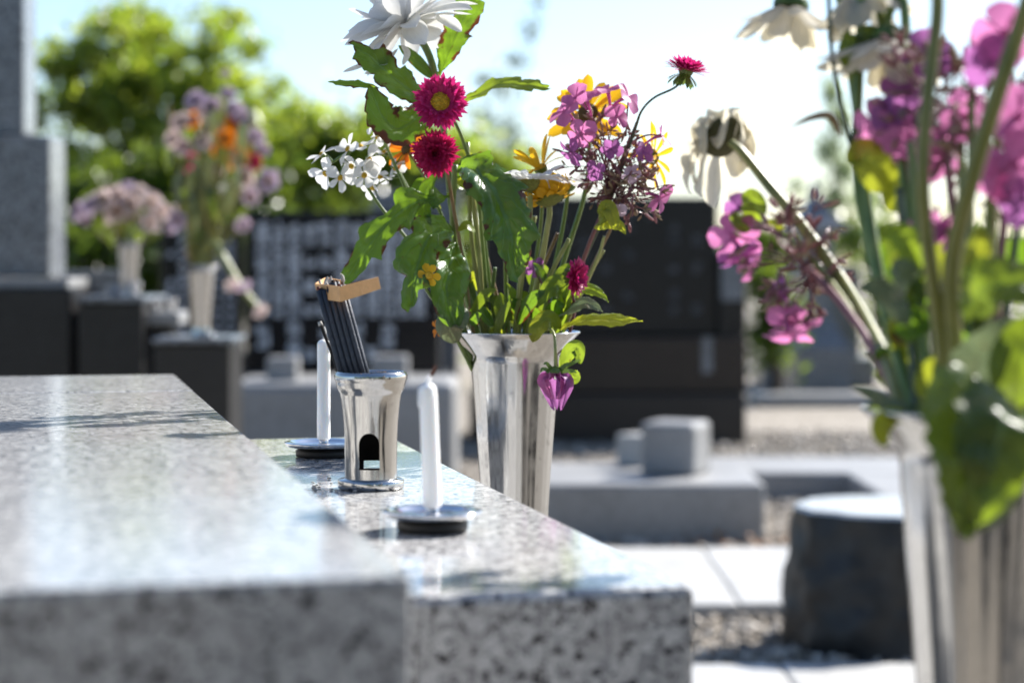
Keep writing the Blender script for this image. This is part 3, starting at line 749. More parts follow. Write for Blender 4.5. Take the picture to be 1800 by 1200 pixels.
# --- white chrysanthemum, top of the middle bouquet
wc = P(716, 42, 1.50); wax_ = vdir(-.45, -.86, -.05)
chry = daisy('big white chrysanthemum at the top of the middle bouquet', wc, wax_,
    [(728, 52, 1.502), (752, 92, 1.505), (766, 140, 1.51), (783, 250, 1.52), (800, 400, 1.535), (845, 560, 1.54), (868, 660, 1.54)],
    [(13, .054, .0195, -.12, .003, -.30, .25), (13, .053, .0190, .08, .003, -.25, .25), (13, .050, .0185, .32, .003, -.1, .3), (12, .044, .017, .62, .002, .25, .35), (11, .036, .015, .92, .002, .6, .4), (8, .026, .012, 1.2, .001, .8, .4)],
    disc='green_disc', disc_r=.006, disc_h=.003, stem_mat='stem', stem_r=(.0030, .0026, .0032), seed=4, name='chrysanthemum')
core = [o for o in chry.children if o.name.startswith('bloom')][0]
for (p0, p1, p2, wd) in [((700, 85), (668, 122), (640, 130), .0050), ((706, 80), (716, 95), (708, 115), .0050), ((765, 30), (790, 40), (812, 56), .0095), ((650, 108), (630, 118), (603, 127), .0040), ((690, 95), (675, 110), (655, 108), .006)]:
    V, Fc, UV = leaf_geo([P(*p0, 1.485), P(*p1, 1.475), P(*p2, 1.475)], wd, (0, -1, .4), fold=.5, ripple=.02, env='round', n=14, m=4); part('petal', core, V, Fc, 'white', UV)
leaf(chry, [(762, 150, 1.50), (735, 165, 1.485), (690, 135, 1.475), (655, 105, 1.47), (622, 82, 1.465)], .032, 'leaf_brown', env='stalk', lobes=3.2, depth=.28, seed=2, hint=(.25, -1, .3), n=44, tooth=14, toothd=.15)
leaf(chry, [(755, 170, 1.50), (735, 205, 1.48), (700, 225, 1.47), (672, 205, 1.465), (650, 150, 1.465)], .034, 'leaf_brown', env='round', seed=3, hint=(.1, -1, .5), tooth=12, toothd=.2)
leaf(chry, [(772, 135, 1.51), (785, 100, 1.51), (805, 55, 1.515), (828, 5, 1.52), (842, -30, 1.525)], .030, 'leaf_brown', env='stalk', lobes=3.5, depth=.3, seed=5, hint=(-.3, -1, .15), tooth=13, toothd=.15)
leaf(chry, [(760, 138, 1.505), (735, 110, 1.50), (715, 92, 1.50), (700, 80, 1.5)], .010, 'leaf', env='lance', seed=6)
leaf(chry, [(668, 155, 1.475), (640, 150, 1.47), (610, 147, 1.465), (577, 145, 1.46)], .0075, 'leaf_brown', env='round', lobes=3, depth=.5, seed=7)
leaf(chry, [(800, 185, 1.515), (840, 165, 1.51), (885, 148, 1.505), (925, 150, 1.50), (962, 156, 1.50)], .019, 'leaf_young', env='stalk', lobes=4.2, depth=.3, seed=8, hint=(.0, -.75, .7), tooth=16, toothd=.12)

# --- leafy shoot with the large drooping lobed leaves
sh = thing('leafy_shoot', P(842, 660, 1.53), 'green shoot with large drooping lobed leaves at the left of the middle bouquet', 'foliage')
stem(sh, [(800, 290, 1.505), (796, 400, 1.512), (815, 500, 1.52), (842, 600, 1.53), (850, 660, 1.535)], [.0022, .0026, .0030], 'stem')
leaf(sh, [(808, 305, 1.50), (835, 300, 1.475), (868, 340, 1.455), (893, 400, 1.45), (905, 475, 1.455)], .052, 'leaf', env='stalk', lobes=3.4, depth=.26, seed=11, hint=(.35, -1, .25), fold=.5, tooth=17, toothd=.12)
leaf(sh, [(797, 345, 1.505), (750, 350, 1.49), (700, 375, 1.475), (650, 430, 1.465), (610, 488, 1.46)], .034, 'leaf', env='stalk', lobes=3.6, depth=.5, seed=12, hint=(.3, -1, .2), n=64, fold=.3, tooth=15, toothd=.12)
leaf(sh, [(800, 420, 1.515), (775, 405, 1.495), (750, 425, 1.475), (732, 475, 1.465), (722, 535, 1.462)], .040, 'leaf', env='stalk', lobes=3.2, depth=.26, seed=13, hint=(-.15, -1, .35), fold=.5, tooth=14, toothd=.14)
leaf(sh, [(800, 430, 1.51), (790, 470, 1.49), (785, 520, 1.48), (800, 575, 1.49)], .032, 'leaf', env='round', seed=14, hint=(.5, -1, 0), fold=.5)
leaf(sh, [(775, 300, 1.505), (750, 330, 1.5), (745, 365, 1.495), (750, 400, 1.49)], .016, 'leaf', env='stalk', lobes=3, depth=.4, seed=15)
leaf(sh, [(812, 540, 1.51), (800, 560, 1.495), (790, 575, 1.49), (802, 600, 1.5)], .022, 'leaf_grey', env='round', seed=16, fold=.4)

# --- magenta asters
aster('magenta aster with a yellow centre facing the camera, the upper of the pair', P(774, 180, 1.462), vdir(.02, -.18, 1), [(776, 184, 1.47), (800, 215, 1.49), (822, 270, 1.505), (838, 330, 1.52), (850, 450, 1.53), (862, 640, 1.535)], 'magenta', .0212, 'yellow_disc', .0076, 'stem', (.0013, .0017), seed=3)
aster('dark crimson aster facing the camera, the lower of the pair', P(765, 269, 1.458), vdir(.02, .14, 1), [(768, 272, 1.466), (785, 300, 1.485), (796, 360, 1.5), (812, 450, 1.515), (840, 640, 1.53)], 'crimson', .0188, 'crimson', .0038, 'stem_brown', (.0012, .0016), seed=8,
      rows=[(44, .0165, .0026, .10, .0018, -.12, .15), (42, .0155, .0025, .32, .0018, -.1, .15), (40, .0135, .0024, .55, .0018, -.05, .15), (34, .0105, .0022, .8, .0016, .1, .15), (26, .0075, .002, 1.05, .0014, .2, .15), (18, .0055, .0018, 1.3, .001, .2, .15)])
aster('magenta aster on a thin curved stem, seen from the side against the sky', P(1206, 124, 1.50), vdir(.25, -.95, .05), [(1200, 140, 1.502), (1185, 155, 1.503), (1150, 172, 1.505), (1128, 195, 1.508), (1117, 225, 1.51), (1098, 280, 1.515), (1065, 370, 1.525), (1010, 490, 1.535), (960, 590, 1.54), (940, 650, 1.54)], 'magenta', .0205, 'yellow_disc', .0060, 'stem_dark', (.0009, .0009, .0016, .0019), seed=6, sr=.014,
      rows=[(44, .0165, .0026, .12, .003, -.1, .15), (42, .0155, .0025, .35, .003, .0, .15), (40, .014, .0024, .6, .003, .1, .15), (36, .012, .0022, .85, .003, .1, .15), (30, .010, .002, 1.1, .002, .1, .15)])
aster('small bright pink aster seen edge on, low in the right of the middle bouquet', P(1012, 486, 1.48), vdir(.85, .1, .45), [(1008, 488, 1.485), (1006, 515, 1.495), (1010, 545, 1.51), (1000, 590, 1.525), (985, 650, 1.53)], 'magenta', .0150, 'crimson', .0045, 'stem_red', (.0012, .0014), seed=9, sr=.007)

# --- yellow flowers
daisy('golden yellow flower half hidden behind the pink phlox', P(1034, 200, 1.56), vdir(-.25, -.35, .9), [(1036, 210, 1.565), (1030, 330, 1.56), (985, 480, 1.55), (945, 650, 1.54)],
      [(10, .030, .0098, .12, .006, -.2, .3), (8, .026, .0090, .32, .006, -.1, .3)], 'yellow', 'brown_disc', .0085, .005, stem_r=(.0018, .0022), seed=12, name='golden_daisy')
daisy('drooping yellow flower seen from below, beside the white daisy', P(966, 348, 1.50), vdir(.25, .85, .15), [(962, 330, 1.505), (966, 372, 1.507), (962, 400, 1.51), (948, 480, 1.52), (928, 590, 1.53), (920, 650, 1.53)],
      [(12, .017, .0085, -.75, .009, -.6, .35), (12, .013, .008, -.2, .009, -.6, .35), (9, .012, .0075, .3, .008, -.5, .3)], 'yellow', 'green_disc', .0115, .006, stem_r=(.0022, .0024), stem_mat='stem_pale', seed=14, name='golden_daisy')
daisy('thin petalled yellow flower at the right edge of the middle bouquet', P(1148, 276, 1.55), vdir(.8, -.1, -.5), [(1140, 280, 1.55), (1115, 320, 1.55), (1060, 430, 1.545), (985, 590, 1.54), (960, 650, 1.54)],
      [(11, .024, .0048, .1, .004, -.2, .3), (8, .02, .004, -.5, .004, -.4, .3)], 'yellow', 'brown_disc', .006, .004, stem_r=(.0010, .0016), stem_mat='stem_brown', seed=15, name='golden_daisy')
daisy('yellow petalled flower just above the white daisy', P(950, 295, 1.53), vdir(-.35, -.8, .2), [(952, 300, 1.535), (950, 400, 1.54), (925, 560, 1.54), (910, 650, 1.54)],
      [(6, .026, .0065, .95, .003, -.3, .3), (5, .02, .005, .5, .003, -.3, .3)], 'yellow', 'yellow_disc', .005, .003, stem_r=(.0014, .0018), seed=16, name='golden_daisy')
daisy('orange flower tucked behind the crimson asters', P(715, 262, 1.53), vdir(-.5, -.3, .6), [(720, 268, 1.53), (760, 340, 1.53), (820, 500, 1.535), (850, 650, 1.535)],
      [(9, .016, .006, .15, .003, -.3, .3), (6, .013, .005, .5, .003, -.3, .3)], 'orange', 'brown_disc', .005, .003, stem_r=(.0012, .0015), seed=17, name='golden_daisy')
daisy('small yellow wildflower hanging in front of the left leaves', P(755, 484, 1.455), vdir(-.3, .2, .9), [(750, 486, 1.46), (738, 478, 1.462), (750, 510, 1.468), (775, 545, 1.49), (800, 590, 1.51), (830, 650, 1.53)],
      [(6, .0075, .006, .2, .002, -.3, .3)], 'yellow', 'yellow_disc', .003, .002, stem_r=(.0011, .0015), seed=18, name='golden_daisy')
daisy('orange withered blossom at the left lip of the middle vase', P(770, 578, 1.50), vdir(-.8, .1, .4), [(774, 578, 1.503), (795, 572, 1.51), (820, 588, 1.52), (840, 650, 1.53)],
      [(6, .0070, .0035, .6, .001, -.3, .3)], 'orange', 'brown_disc', .002, .002, stem_r=(.0008, .001), seed=19, name='golden_daisy')
# --- white daisy
daisy('white daisy seen from below beside the yellow flower', P(928, 318, 1.485), vdir(-.08, -.95, -.1), [(928, 330, 1.487), (932, 345, 1.488), (928, 420, 1.495), (915, 500, 1.51), (905, 590, 1.525), (895, 650, 1.53)],
      [(10, .027, .0125, .0, .005, -.25, .3), (9, .026, .0115, .22, .005, -.2, .3)], 'white', 'yellow_disc', .0088, .004, stem_r=(.0020, .0024), stem_mat='stem_pale', seed=21, name='daisy', calh=.0085, calm='green_disc')
daisy('white daisy crowded behind the spent phlox', P(1000, 322, 1.55), vdir(.2, -.9, .1), [(1000, 330, 1.55), (985, 420, 1.55), (950, 580, 1.54), (935, 650, 1.54)],
      [(11, .026, .010, .15, .004, -.3, .3), (8, .02, .009, .4, .004, -.2, .3)], 'white', 'yellow_disc', .006, .003, stem_r=(.0016, .002), seed=22, name='daisy')
daisy('small white daisy above the big drooping leaf', P(842, 300, 1.53), vdir(-.3, -.8, .2), [(842, 306, 1.53), (850, 400, 1.535), (868, 560, 1.54), (876, 650, 1.54)],
      [(9, .015, .0075, .15, .003, -.3, .3)], 'white', 'yellow_disc', .004, .003, stem_r=(.0012, .0016), seed=23, name='daisy')

# --- white small flowered spray at the left
def spray(label, main, heads, stem_r=(.0010, .0016), seed=0, r=.0108):
    t = thing('white_flower_spray', P(*main[-1]), label, 'flower'); rnd = random.Random(seed)
    stem(t, main, list(stem_r), 'stem')
    for i, (x, y, d, ax_, at) in enumerate(heads):
        c = P(x, y, d); a0 = P(*main[at]); V, Fc = tube(smooth_pts([a0, a0.lerp(c, .5) + Vector((0, 0, .002)), c], 5), [.0009, .0006], 6); part('stalk', t, V, Fc, 'stem')
        ax_ = (Vector(ax_) + Vector((rnd.uniform(-.6, .6), rnd.uniform(-.3, .5), rnd.uniform(-.6, .6)))).normalized()
        Rm = frame(ax_, i * 1.3); f = link('flower_head', mesh('flower_head', *dome(Vector(), Rm, .0024, .0022, 12, 5, .1, rnd), 'yellow_disc'), t, Matrix.Translation(c))
        ms = [pmesh(('spray', round(r, 4), q), 'white', r * 1.05, r * .82, -.35 + .4 * q, .25, .8, .22, 6, 4, .06, .02, q) for q in range(3)]
        for q in range(5):
            rot, loc = ring_matrix(c, Rm, 2 * math.pi * (q + rnd.uniform(-.15, .15)) / 5, rnd.uniform(-.35, .95), .0015)
            link('petal', rnd.choice(ms), f, mat4(rot, loc, rnd.uniform(.8, 1.15)))
        V, Fc = dome(c, Rm @ Matrix.Rotation(math.pi, 3, 'X'), .0022, .004, 12, 4); part('calyx', f, V, Fc, 'calyx')
    return t
spray('spray of small white flowers at the left edge of the middle bouquet',
      [(585, 285, 1.50), (610, 275, 1.50), (640, 320, 1.505), (670, 365, 1.51), (715, 420, 1.515), (785, 520, 1.525), (835, 650, 1.53)],
      [(566, 272, 1.49, vdir(-.6, -.5, .5), 0), (572, 305, 1.488, vdir(-.5, .4, .6), 0), (597, 312, 1.485, vdir(.1, .5, .8), 1), (612, 262, 1.495, vdir(-.3, -.9, .3), 1), (633, 258, 1.50, vdir(.2, -.8, .4), 1), (648, 280, 1.49, vdir(.7, -.2, .6), 2), (640, 308, 1.488, vdir(.4, .5, .7), 2), (618, 292, 1.49, vdir(-.1, .3, .9), 1)], seed=1)
spray('upper spray of small white flowers below the brown edged leaf',
      [(662, 205, 1.50), (670, 235, 1.505), (685, 270, 1.51), (712, 330, 1.515), (760, 450, 1.525), (830, 650, 1.53)],
      [(660, 192, 1.495, vdir(-.1, -.9, .4), 0), (668, 210, 1.49, vdir(.5, -.2, .8), 0), (656, 222, 1.492, vdir(-.6, .3, .6), 1), (664, 240, 1.49, vdir(.1, .8, .5), 1)], seed=2, r=.0075)
spray('loose white flowers between the two sprays and the crimson aster',
      [(690, 282, 1.53), (706, 310, 1.53), (740, 380, 1.53), (790, 500, 1.535), (842, 650, 1.535)],
      [(676, 268, 1.53, vdir(-.2, -.8, .5), 0), (694, 295, 1.525, vdir(.3, .2, .9), 0), (668, 310, 1.52, vdir(-.5, .4, .7), 1), (655, 330, 1.52, vdir(-.4, .6, .6), 1)], seed=3, r=.0088)

# --- phlox of the middle bouquet
px = thing('phlox', P(955, 650, 1.54), 'pink phlox with many spent brown purple buds on the right of the middle bouquet', 'flower')
stem(px, [(1085, 300, 1.52), (1060, 370, 1.522), (1035, 430, 1.525), (1010, 500, 1.53), (978, 580, 1.535), (955, 650, 1.54)], [.0014, .0017, .0020], 'stem_red')
stem(px, [(1120, 215, 1.512), (1100, 265, 1.515), (1085, 300, 1.52)], [.0012, .0014], 'stem_red')
stem(px, [(1000, 205, 1.50), (1025, 235, 1.505), (1060, 265, 1.515), (1085, 300, 1.52)], [.0009, .0012], 'stem_red')
spent_cluster(px, P(1065, 350, 1.522), P(1070, 290, 1.52), .031, 58, seed=1, tip=.0023, r=.00045)
spent_cluster(px, P(1060, 365, 1.522), P(1115, 335, 1.515), .024, 46, ('spent_tan', 'spent'), seed=2, tip=.0023, r=.00045)
spent_cluster(px, P(1075, 330, 1.522), P(1045, 235, 1.52), .022, 26, seed=3, tip=.0023, r=.00045)
for i, (x, y, d, a, m, r_) in enumerate([
        (992, 196, 1.49, vdir(-.55, -.35, .55), 'pink', .0130), (1022, 236, 1.485, vdir(-.1, .35, .9), 'pink', .0120), (1030, 172, 1.50, vdir(-.3, -.8, .4), 'pink', .0115),
        (1068, 158, 1.505, vdir(-.2, -.95, .2), 'pink', .0115), (1105, 170, 1.50, vdir(.75, -.3, .35), 'pink', .0130), 
        (1163, 238, 1.51, vdir(.85, -.3, .2), 'pink', .0105), (1160, 348, 1.505, vdir(.7, .4, .5), 'pink', .0120), (1005, 268, 1.49, vdir(-.6, .55, .4), 'purple', .0110),
        (1130, 268, 1.505, vdir(.5, -.1, .8), 'purple', .0090), (1085, 205, 1.50, vdir(.4, -.1, .9), 'pink', .0095), (1075, 262, 1.495, vdir(.1, .3, .9), 'purple', .0085), (1045, 300, 1.495, vdir(-.4, .4, .8), 'purple', .0080), (1110, 305, 1.495, vdir(.4, .4, .8), 'lilac', .0075), (1012, 170, 1.495, vdir(-.6, -.5, .5), 'pink', .0110), (1085, 372, 1.50, vdir(-.2, .6, .7), 'lilac', .0075), (940, 470, 1.515, vdir(.5, .5, .6), 'purple', .0080)]):
    floret(px, P(x, y, d), a, m, r_, .014, i, curl=-.35, elev=.15)
for (a, b_) in (((1163, 238), (1110, 250)), ((1160, 348), (1105, 330)), ((1068, 158), (1075, 230)), ((1105, 170), (1100, 240)), ((940, 470), (975, 560))):
    V, Fc = tube(smooth_pts([P(*b_, 1.515), P((a[0] + b_[0]) / 2, (a[1] + b_[1]) / 2 - 6, 1.51), P(*a, 1.508)], 4), [.0008, .0006], 6); part('stalk', px, V, Fc, 'stem_red')
leaf(px, [(1050, 395, 1.52), (1060, 380, 1.50), (1068, 365, 1.495), (1078, 385, 1.49), (1082, 405, 1.49)], .012, 'leaf_yellow', env='round', seed=31)
leaf(px, [(1045, 400, 1.52), (1070, 392, 1.505), (1090, 398, 1.50), (1100, 412, 1.5)], .010, 'leaf_yellow', env='lance', seed=32)

# --- right hand shoot with pointed leaves
sr_ = thing('leafy_shoot', P(960, 650, 1.535), 'shoot with yellow green pointed leaves spilling over the right lip of the middle vase', 'foliage')
stem(sr_, [(1062, 415, 1.50), (1052, 450, 1.505), (1030, 500, 1.515), (1000, 560, 1.525), (965, 650, 1.535)], [.0011, .0016], 'stem_pale')
leaf(sr_, [(985, 582, 1.50), (1020, 566, 1.485), (1060, 562, 1.475), (1095, 566, 1.47), (1130, 564, 1.465)], .019, 'leaf_yellow', env='lance', seed=33, hint=(.1, -.6, .8), tooth=9, toothd=.12)
leaf(sr_, [(975, 570, 1.52), (1000, 545, 1.50), (1030, 535, 1.49), (1060, 548, 1.485)], .017, 'leaf_grey', env='lance', seed=34, hint=(.1, -.7, .7))
leaf(sr_, [(1010, 520, 1.51), (1030, 508, 1.5), (1050, 515, 1.495), (1070, 532, 1.49)], .011, 'leaf_young', env='lance', seed=35, hint=(.3, -.9, .5))
leaf(sr_, [(1000, 530, 1.51), (985, 505, 1.50), (965, 510, 1.495), (945, 540, 1.49)], .018, 'leaf_young', env='lance', seed=36)
leaf(sr_, [(985, 575, 1.50), (965, 560, 1.49), (945, 575, 1.485), (938, 600, 1.49)], .014, 'leaf_yellow', env='round', seed=37)
leaf(sr_, [(1020, 470, 1.515), (990, 478, 1.51), (970, 500, 1.505)], .010, 'leaf_young', env='lance', seed=38)
leaf(sr_, [(970, 590, 1.51), (990, 540, 1.505), (1000, 500, 1.5)], .012, 'leaf_young', env='lance', seed=39)
# filler stems and leaves packed in the vase mouth
fl = thing('leafy_shoot', P(890, 660, 1.54), 'tangle of green stems and small leaves packed into the mouth of the middle vase', 'foliage')
for i, (x0, y0, x1, m, r_) in enumerate([(830, 330, 850, 'stem_pale', .0022), (870, 470, 880, 'stem', .0018), (850, 430, 892, 'stem_brown', .0018), (980, 410, 905, 'stem_brown', .0018), (1000, 420, 930, 'stem_pale', .0020), (900, 520, 885, 'stem', .0015), (940, 380, 912, 'stem_pale', .0024), (760, 380, 840, 'stem_brown', .0016), (822, 250, 858, 'stem_pale', .0020), (805, 480, 835, 'stem_pale', .0024), (888, 420, 895, 'stem', .002), (1062, 440, 945, 'stem_pale', .0013)]):
    d = 1.515 + .012 * (i % 4)
    stem(fl, [(x0, y0, d), ((x0 + x1) / 2 + random.uniform(-12, 12), (y0 + 600) / 2, d + .005), (x1, 590, 1.535), (x1 + 5, 660, 1.535)], [r_ * .8, r_], m)
rl = random.Random(21)
for i in range(26):
    x = rl.uniform(825, 985); y = rl.uniform(480, 590); d = rl.uniform(1.50, 1.56); a = rl.uniform(-1.2, 1.2); ln = rl.uniform(25, 75)
    leaf(fl, [(x, y + ln * .4, d), (x + math.sin(a) * ln * .5, y - ln * .2, d - .008), (x + math.sin(a) * ln, y - ln * math.cos(a) * .6, d - .012)], rl.uniform(.007, .017), rl.choice(['leaf', 'leaf_young', 'leaf', 'leaf_yellow', 'leaf_olive']), env='lance', n=14, m=4, seed=i, hint=(rl.uniform(-.6, .6), -1, rl.uniform(-.2, .6)))
for i in range(16):
    x = rl.uniform(735, 850); y = rl.uniform(250, 470); d = rl.uniform(1.51, 1.55); a = rl.uniform(-1.5, 1.5); ln = rl.uniform(20, 55)
    leaf(fl, [(x, y, d), (x + math.sin(a) * ln * .5, y - ln * .3, d - .006), (x + math.sin(a) * ln, y - ln * .2 + rl.uniform(-15, 20), d - .01)], rl.uniform(.005, .012), rl.choice(['leaf', 'leaf_young', 'leaf_young', 'leaf_yellow']), env='lance', n=14, m=4, seed=i + 50, hint=(rl.uniform(-.6, .6), -1, rl.uniform(-.2, .6)))

# --- hanging purple bud in front of the vase
tb = thing('purple_bud', P(968, 640, 1.52), 'withered purple flower hanging over the front of the middle vase', 'flower')
stem(tb, [(976, 648, 1.462), (976, 610, 1.462), (974, 588, 1.470), (966, 578, 1.482), (958, 590, 1.505), (955, 640, 1.52)], [.0012, .0011, .0012], 'stem_pale')
bc = P(975, 655, 1.462)
V, Fc = dome(bc, frame(Vector((0, 0, 1))), .0062, .005, 16, 5); part('calyx', tb, V, Fc, 'calyx')
for (x, y, x1, y1) in [(960, 648, 950, 655), (968, 645, 955, 640), (985, 648, 1005, 640), (990, 650, 1022, 632), (988, 654, 1015, 655)]:
    V, Fc, UV = leaf_geo([bc, P((x + x1) / 2, (y + y1) / 2 - 3, 1.458), P(x1, y1, 1.456)], .003, env='lance', n=10, m=2); part('sepal', tb, V, Fc, 'calyx', UV)
for q in range(11):
    a = q * 2.4; dx = 15 * math.cos(a); dd = .006 * math.sin(a)
    tipx, tipy = 977 + dx * .45, 697 + (24 if q % 3 == 0 else 4)
    V, Fc, UV = leaf_geo([bc + Vector((0, 0, -.001)), P(976 + dx * 1.45, 668, 1.462 + dd), P(tipx + (4 if q % 3 == 0 else 0), tipy, 1.462 + dd * .6)], .0075, (math.cos(a), -1 - math.sin(a), .1), env='round', fold=.5, ripple=.12, n=14, m=4, seed=q); part('petal', tb, V, Fc, ['purple', 'pink', 'purple'][q % 3], UV)
leaf(tb, [(985, 650, 1.47), (1000, 620, 1.468), (1015, 612, 1.466), (1020, 640, 1.464)], .012, 'leaf_young', env='round', seed=41)
leaf(tb, [(990, 655, 1.47), (1008, 665, 1.466), (1014, 650, 1.465)], .009, 'leaf_young', env='round', seed=42)

# ------------------------------------------------------------------ right bouquet (near the lens)
rb = VR
def SD(x, y, d): return (x, y, d)
vb = [(1650, 760, .725), (1650, 760, .725)]
RS = 1.17; P_ = P; RD = .14
def P(px, py, d): return P_(px, py, d + RD)
# wilted white daisy
wax2 = vdir(-.42, -.42, -.75); wc2 = P(1270, 240, .93)
wd = daisy('wilted white daisy with drooping petals against the bright sky', wc2, wax2, [(1284, 250, .918), (1304, 268, .914), (1350, 325, .905), (1420, 410, .88), (1490, 510, .84), (1545, 610, .78), (1580, 690, .74), (1600, 800, .73)],
      [], 'white_old', 'green_disc', .0100, .0045, stem_r=(.0018, .0028, .0034), stem_mat='stem_olive', seed=31, name='daisy', calh=.0045, calm='dark_disc')
wcore = [o for o in wd.children if o.name.startswith('bloom')][0]; rw = random.Random(3); wR = frame(wax2)
for k in range(14):
    th = 2 * math.pi * k / 14 + rw.uniform(-.2, .2); ra = wR @ Vector((math.cos(th), math.sin(th), .15)); dn = Vector((0, 0, -1)); q = rw.uniform(.75, 1.1)
    r0 = wc2 + ra * .0085 + wR @ Vector((0, 0, .001))
    q *= 1.2; pts = [r0, r0 + ra * .005 * q + dn * .001, r0 + ra * .008 * q + dn * .006 * q, r0 + ra * .0085 * q + dn * .0125 * q, r0 + ra * .0075 * q + dn * .0185 * q]
    V, Fc, UV = leaf_geo(pts, .0125 * rw.uniform(.7, 1.2), tuple(ra + Vector((0, -.2, .5))), fold=.45, ripple=.10, env='round', n=16, m=4, seed=k); part('petal', wcore, V, Fc, 'white_old', UV)
daisy('drooping white daisy at the top edge left of the right bouquet', P(1390, 12, .86), vdir(-.12, .98, .05), [(1395, -5, .862), (1415, -40, .865), (1470, -20, .85), (1500, 150, .83), (1540, 450, .78), (1620, 800, .73)],
      [(10, .023, .0105, .45, .005, .35, .3), (8, .022, .010, .7, .005, .3, .3)], 'white_old', 'dark_disc', .0075, .004, stem_r=(.0018, .0022), seed=32, name='daisy', jit=.25)
daisy('white flower head hanging behind the purple phlox', P(1560, 70, .82), vdir(-.05, .98, .1), [(1560, 60, .822), (1565, 20, .825), (1590, 10, .82), (1600, 300, .79), (1640, 800, .73)],
      [(10, .027, .012, .5, .005, .35, .3), (8, .025, .011, .75, .005, .3, .3)], 'white_old', 'dark_disc', .007, .004, stem_r=(.0018, .0022), seed=33, name='daisy', jit=.25)
daisy('white flower cut off by the top edge above the right bouquet', P(1515, -18, .84), vdir(.1, .95, .1), [(1515, -20, .842), (1530, -50, .845), (1560, 100, .82), (1600, 400, .77), (1640, 800, .73)],
      [(9, .024, .011, .5, .005, .35, .3), (8, .022, .010, .75, .005, .3, .3)], 'white_old', 'dark_disc', .007, .004, stem_r=(.0018, .0022), seed=34, name='daisy', jit=.25)
# stems
s2 = thing('leafy_shoot', P(1610, 800, .73), 'tall dark green shoot with a round yellow green leaf in the right bouquet', 'foliage')
stem(s2, [(1515, -60, .83), (1512, 60, .825), (1508, 180, .82), (1503, 270, .81), (1515, 370, .80), (1540, 480, .78), (1565, 580, .76), (1600, 700, .735), (1620, 800, .73)], [.0020, .0020, .0024, .0030], 'stem')
stem(s2, [(1503, 275, .81), (1480, 200, .812), (1462, 90, .815), (1455, -40, .82)], [.0012, .0009], 'stem_dark', 'branch')
leaf(s2, [(1505, 290, .81), (1520, 275, .80), (1550, 300, .795), (1575, 340, .79), (1560, 372, .79)], .020, 'leaf_yellow', env='round', seed=61, hint=(.1, -1, .3))
leaf(s2, [(1478, 240, .81), (1460, 205, .81), (1425, 208, .81), (1385, 226, .812)], .0035, 'stem_brown', env='lance', seed=62)
leaf(s2, [(1512, 60, .825), (1500, 90, .82), (1510, 130, .82)], .013, 'leaf_olive', env='round', seed=63)
leaf(s2, [(1508, 60, .825), (1530, 70, .82), (1525, 125, .82)], .012, 'leaf_olive', env='round', seed=64)
s4 = thing('leafy_shoot', P(1665, 800, .70), 'thick olive stems with big dark leaves at the right edge of the right bouquet', 'foliage')
stem(s4, [(1640, -60, .70), (1648, 20, .70), (1630, 180, .69), (1622, 330, .685), (1640, 500, .69), (1660, 640, .70), (1668, 800, .71)], [.0024, .0026, .0030], 'stem_olive')
stem(s4, [(1825, -60, .67), (1795, 40, .67), (1745, 190, .67), (1695, 360, .675), (1672, 480, .685), (1678, 620, .695), (1682, 800, .71)], [.0030, .0034, .0030], 'stem_olive')
leaf(s4, [(1690, 545, .68), (1720, 515, .67), (1760, 500, .665), (1810, 505, .66), (1870, 540, .66)], .025, 'leaf_olive', env='lance', seed=71, hint=(.1, -.8, .6))
leaf(s4, [(1700, 715, .665), (1702, 730, .645), (1705, 800, .64), (1700, 880, .64), (1695, 945, .642)], .038, 'leaf_olive', env='heart', seed=72, hint=(.2, -1, .1), fold=.1, tooth=9, toothd=.14)
leaf(s4, [(1770, 715, .66), (1765, 735, .64), (1750, 800, .635), (1735, 860, .635), (1700, 930, .636)], .036, 'leaf_olive', env='heart', seed=73, hint=(-.1, -1, .1), fold=.1, tooth=9, toothd=.14)
leaf(s4, [(1740, 745, .675), (1750, 800, .672), (1735, 870, .67), (1705, 935, .67)], .022, 'leaf_grey', env='round', seed=74)
leaf(s4, [(1700, 700, .70), (1725, 640, .69), (1760, 600, .68), (1800, 560, .68)], .030, 'leaf_grey', env='lance', seed=75, hint=(.4, -1, .1))
leaf(s4, [(1790, 720, .68), (1790, 650, .67), (1810, 590, .67), (1830, 540, .67)], .022, 'leaf_olive', env='lance', seed=76)
leaf(s4, [(1570, 560, .76), (1585, 570, .75), (1592, 600, .75), (1580, 640, .75)], .014, 'leaf_yellow', env='round', seed=77)
leaf(s4, [(1620, 540, .74), (1600, 500, .74), (1605, 470, .74), (1625, 520, .74)], .010, 'leaf_young', env='round', seed=78)
leaf(s4, [(1590, 720, .72), (1560, 735, .70), (1548, 755, .70), (1555, 785, .70)], .008, 'leaf_yellow', env='round', seed=79)
leaf(s4, [(1600, 715, .73), (1560, 710, .72), (1525, 690, .715), (1495, 675, .71)], .006, 'leaf_grey', env='lance', seed=80)
for i in range(34):
    x = rl.uniform(1560, 1800); y = rl.uniform(430, 725); d = rl.uniform(.70, .80); a = rl.uniform(-1.2, 1.2); ln = rl.uniform(40, 120)
    leaf(s4, [(x, y + ln * .4, d), (x + math.sin(a) * ln * .5, y - ln * .2, d - .006), (x + math.sin(a) * ln, y - ln * math.cos(a) * .6, d - .01)], rl.uniform(.008, .018), rl.choice(['leaf', 'leaf_young', 'leaf_olive', 'leaf', 'leaf_grey', 'leaf_yellow']), env='lance', n=14, m=4, seed=i + 90, hint=(rl.uniform(-.6, .6), -1, rl.uniform(-.2, .6)))
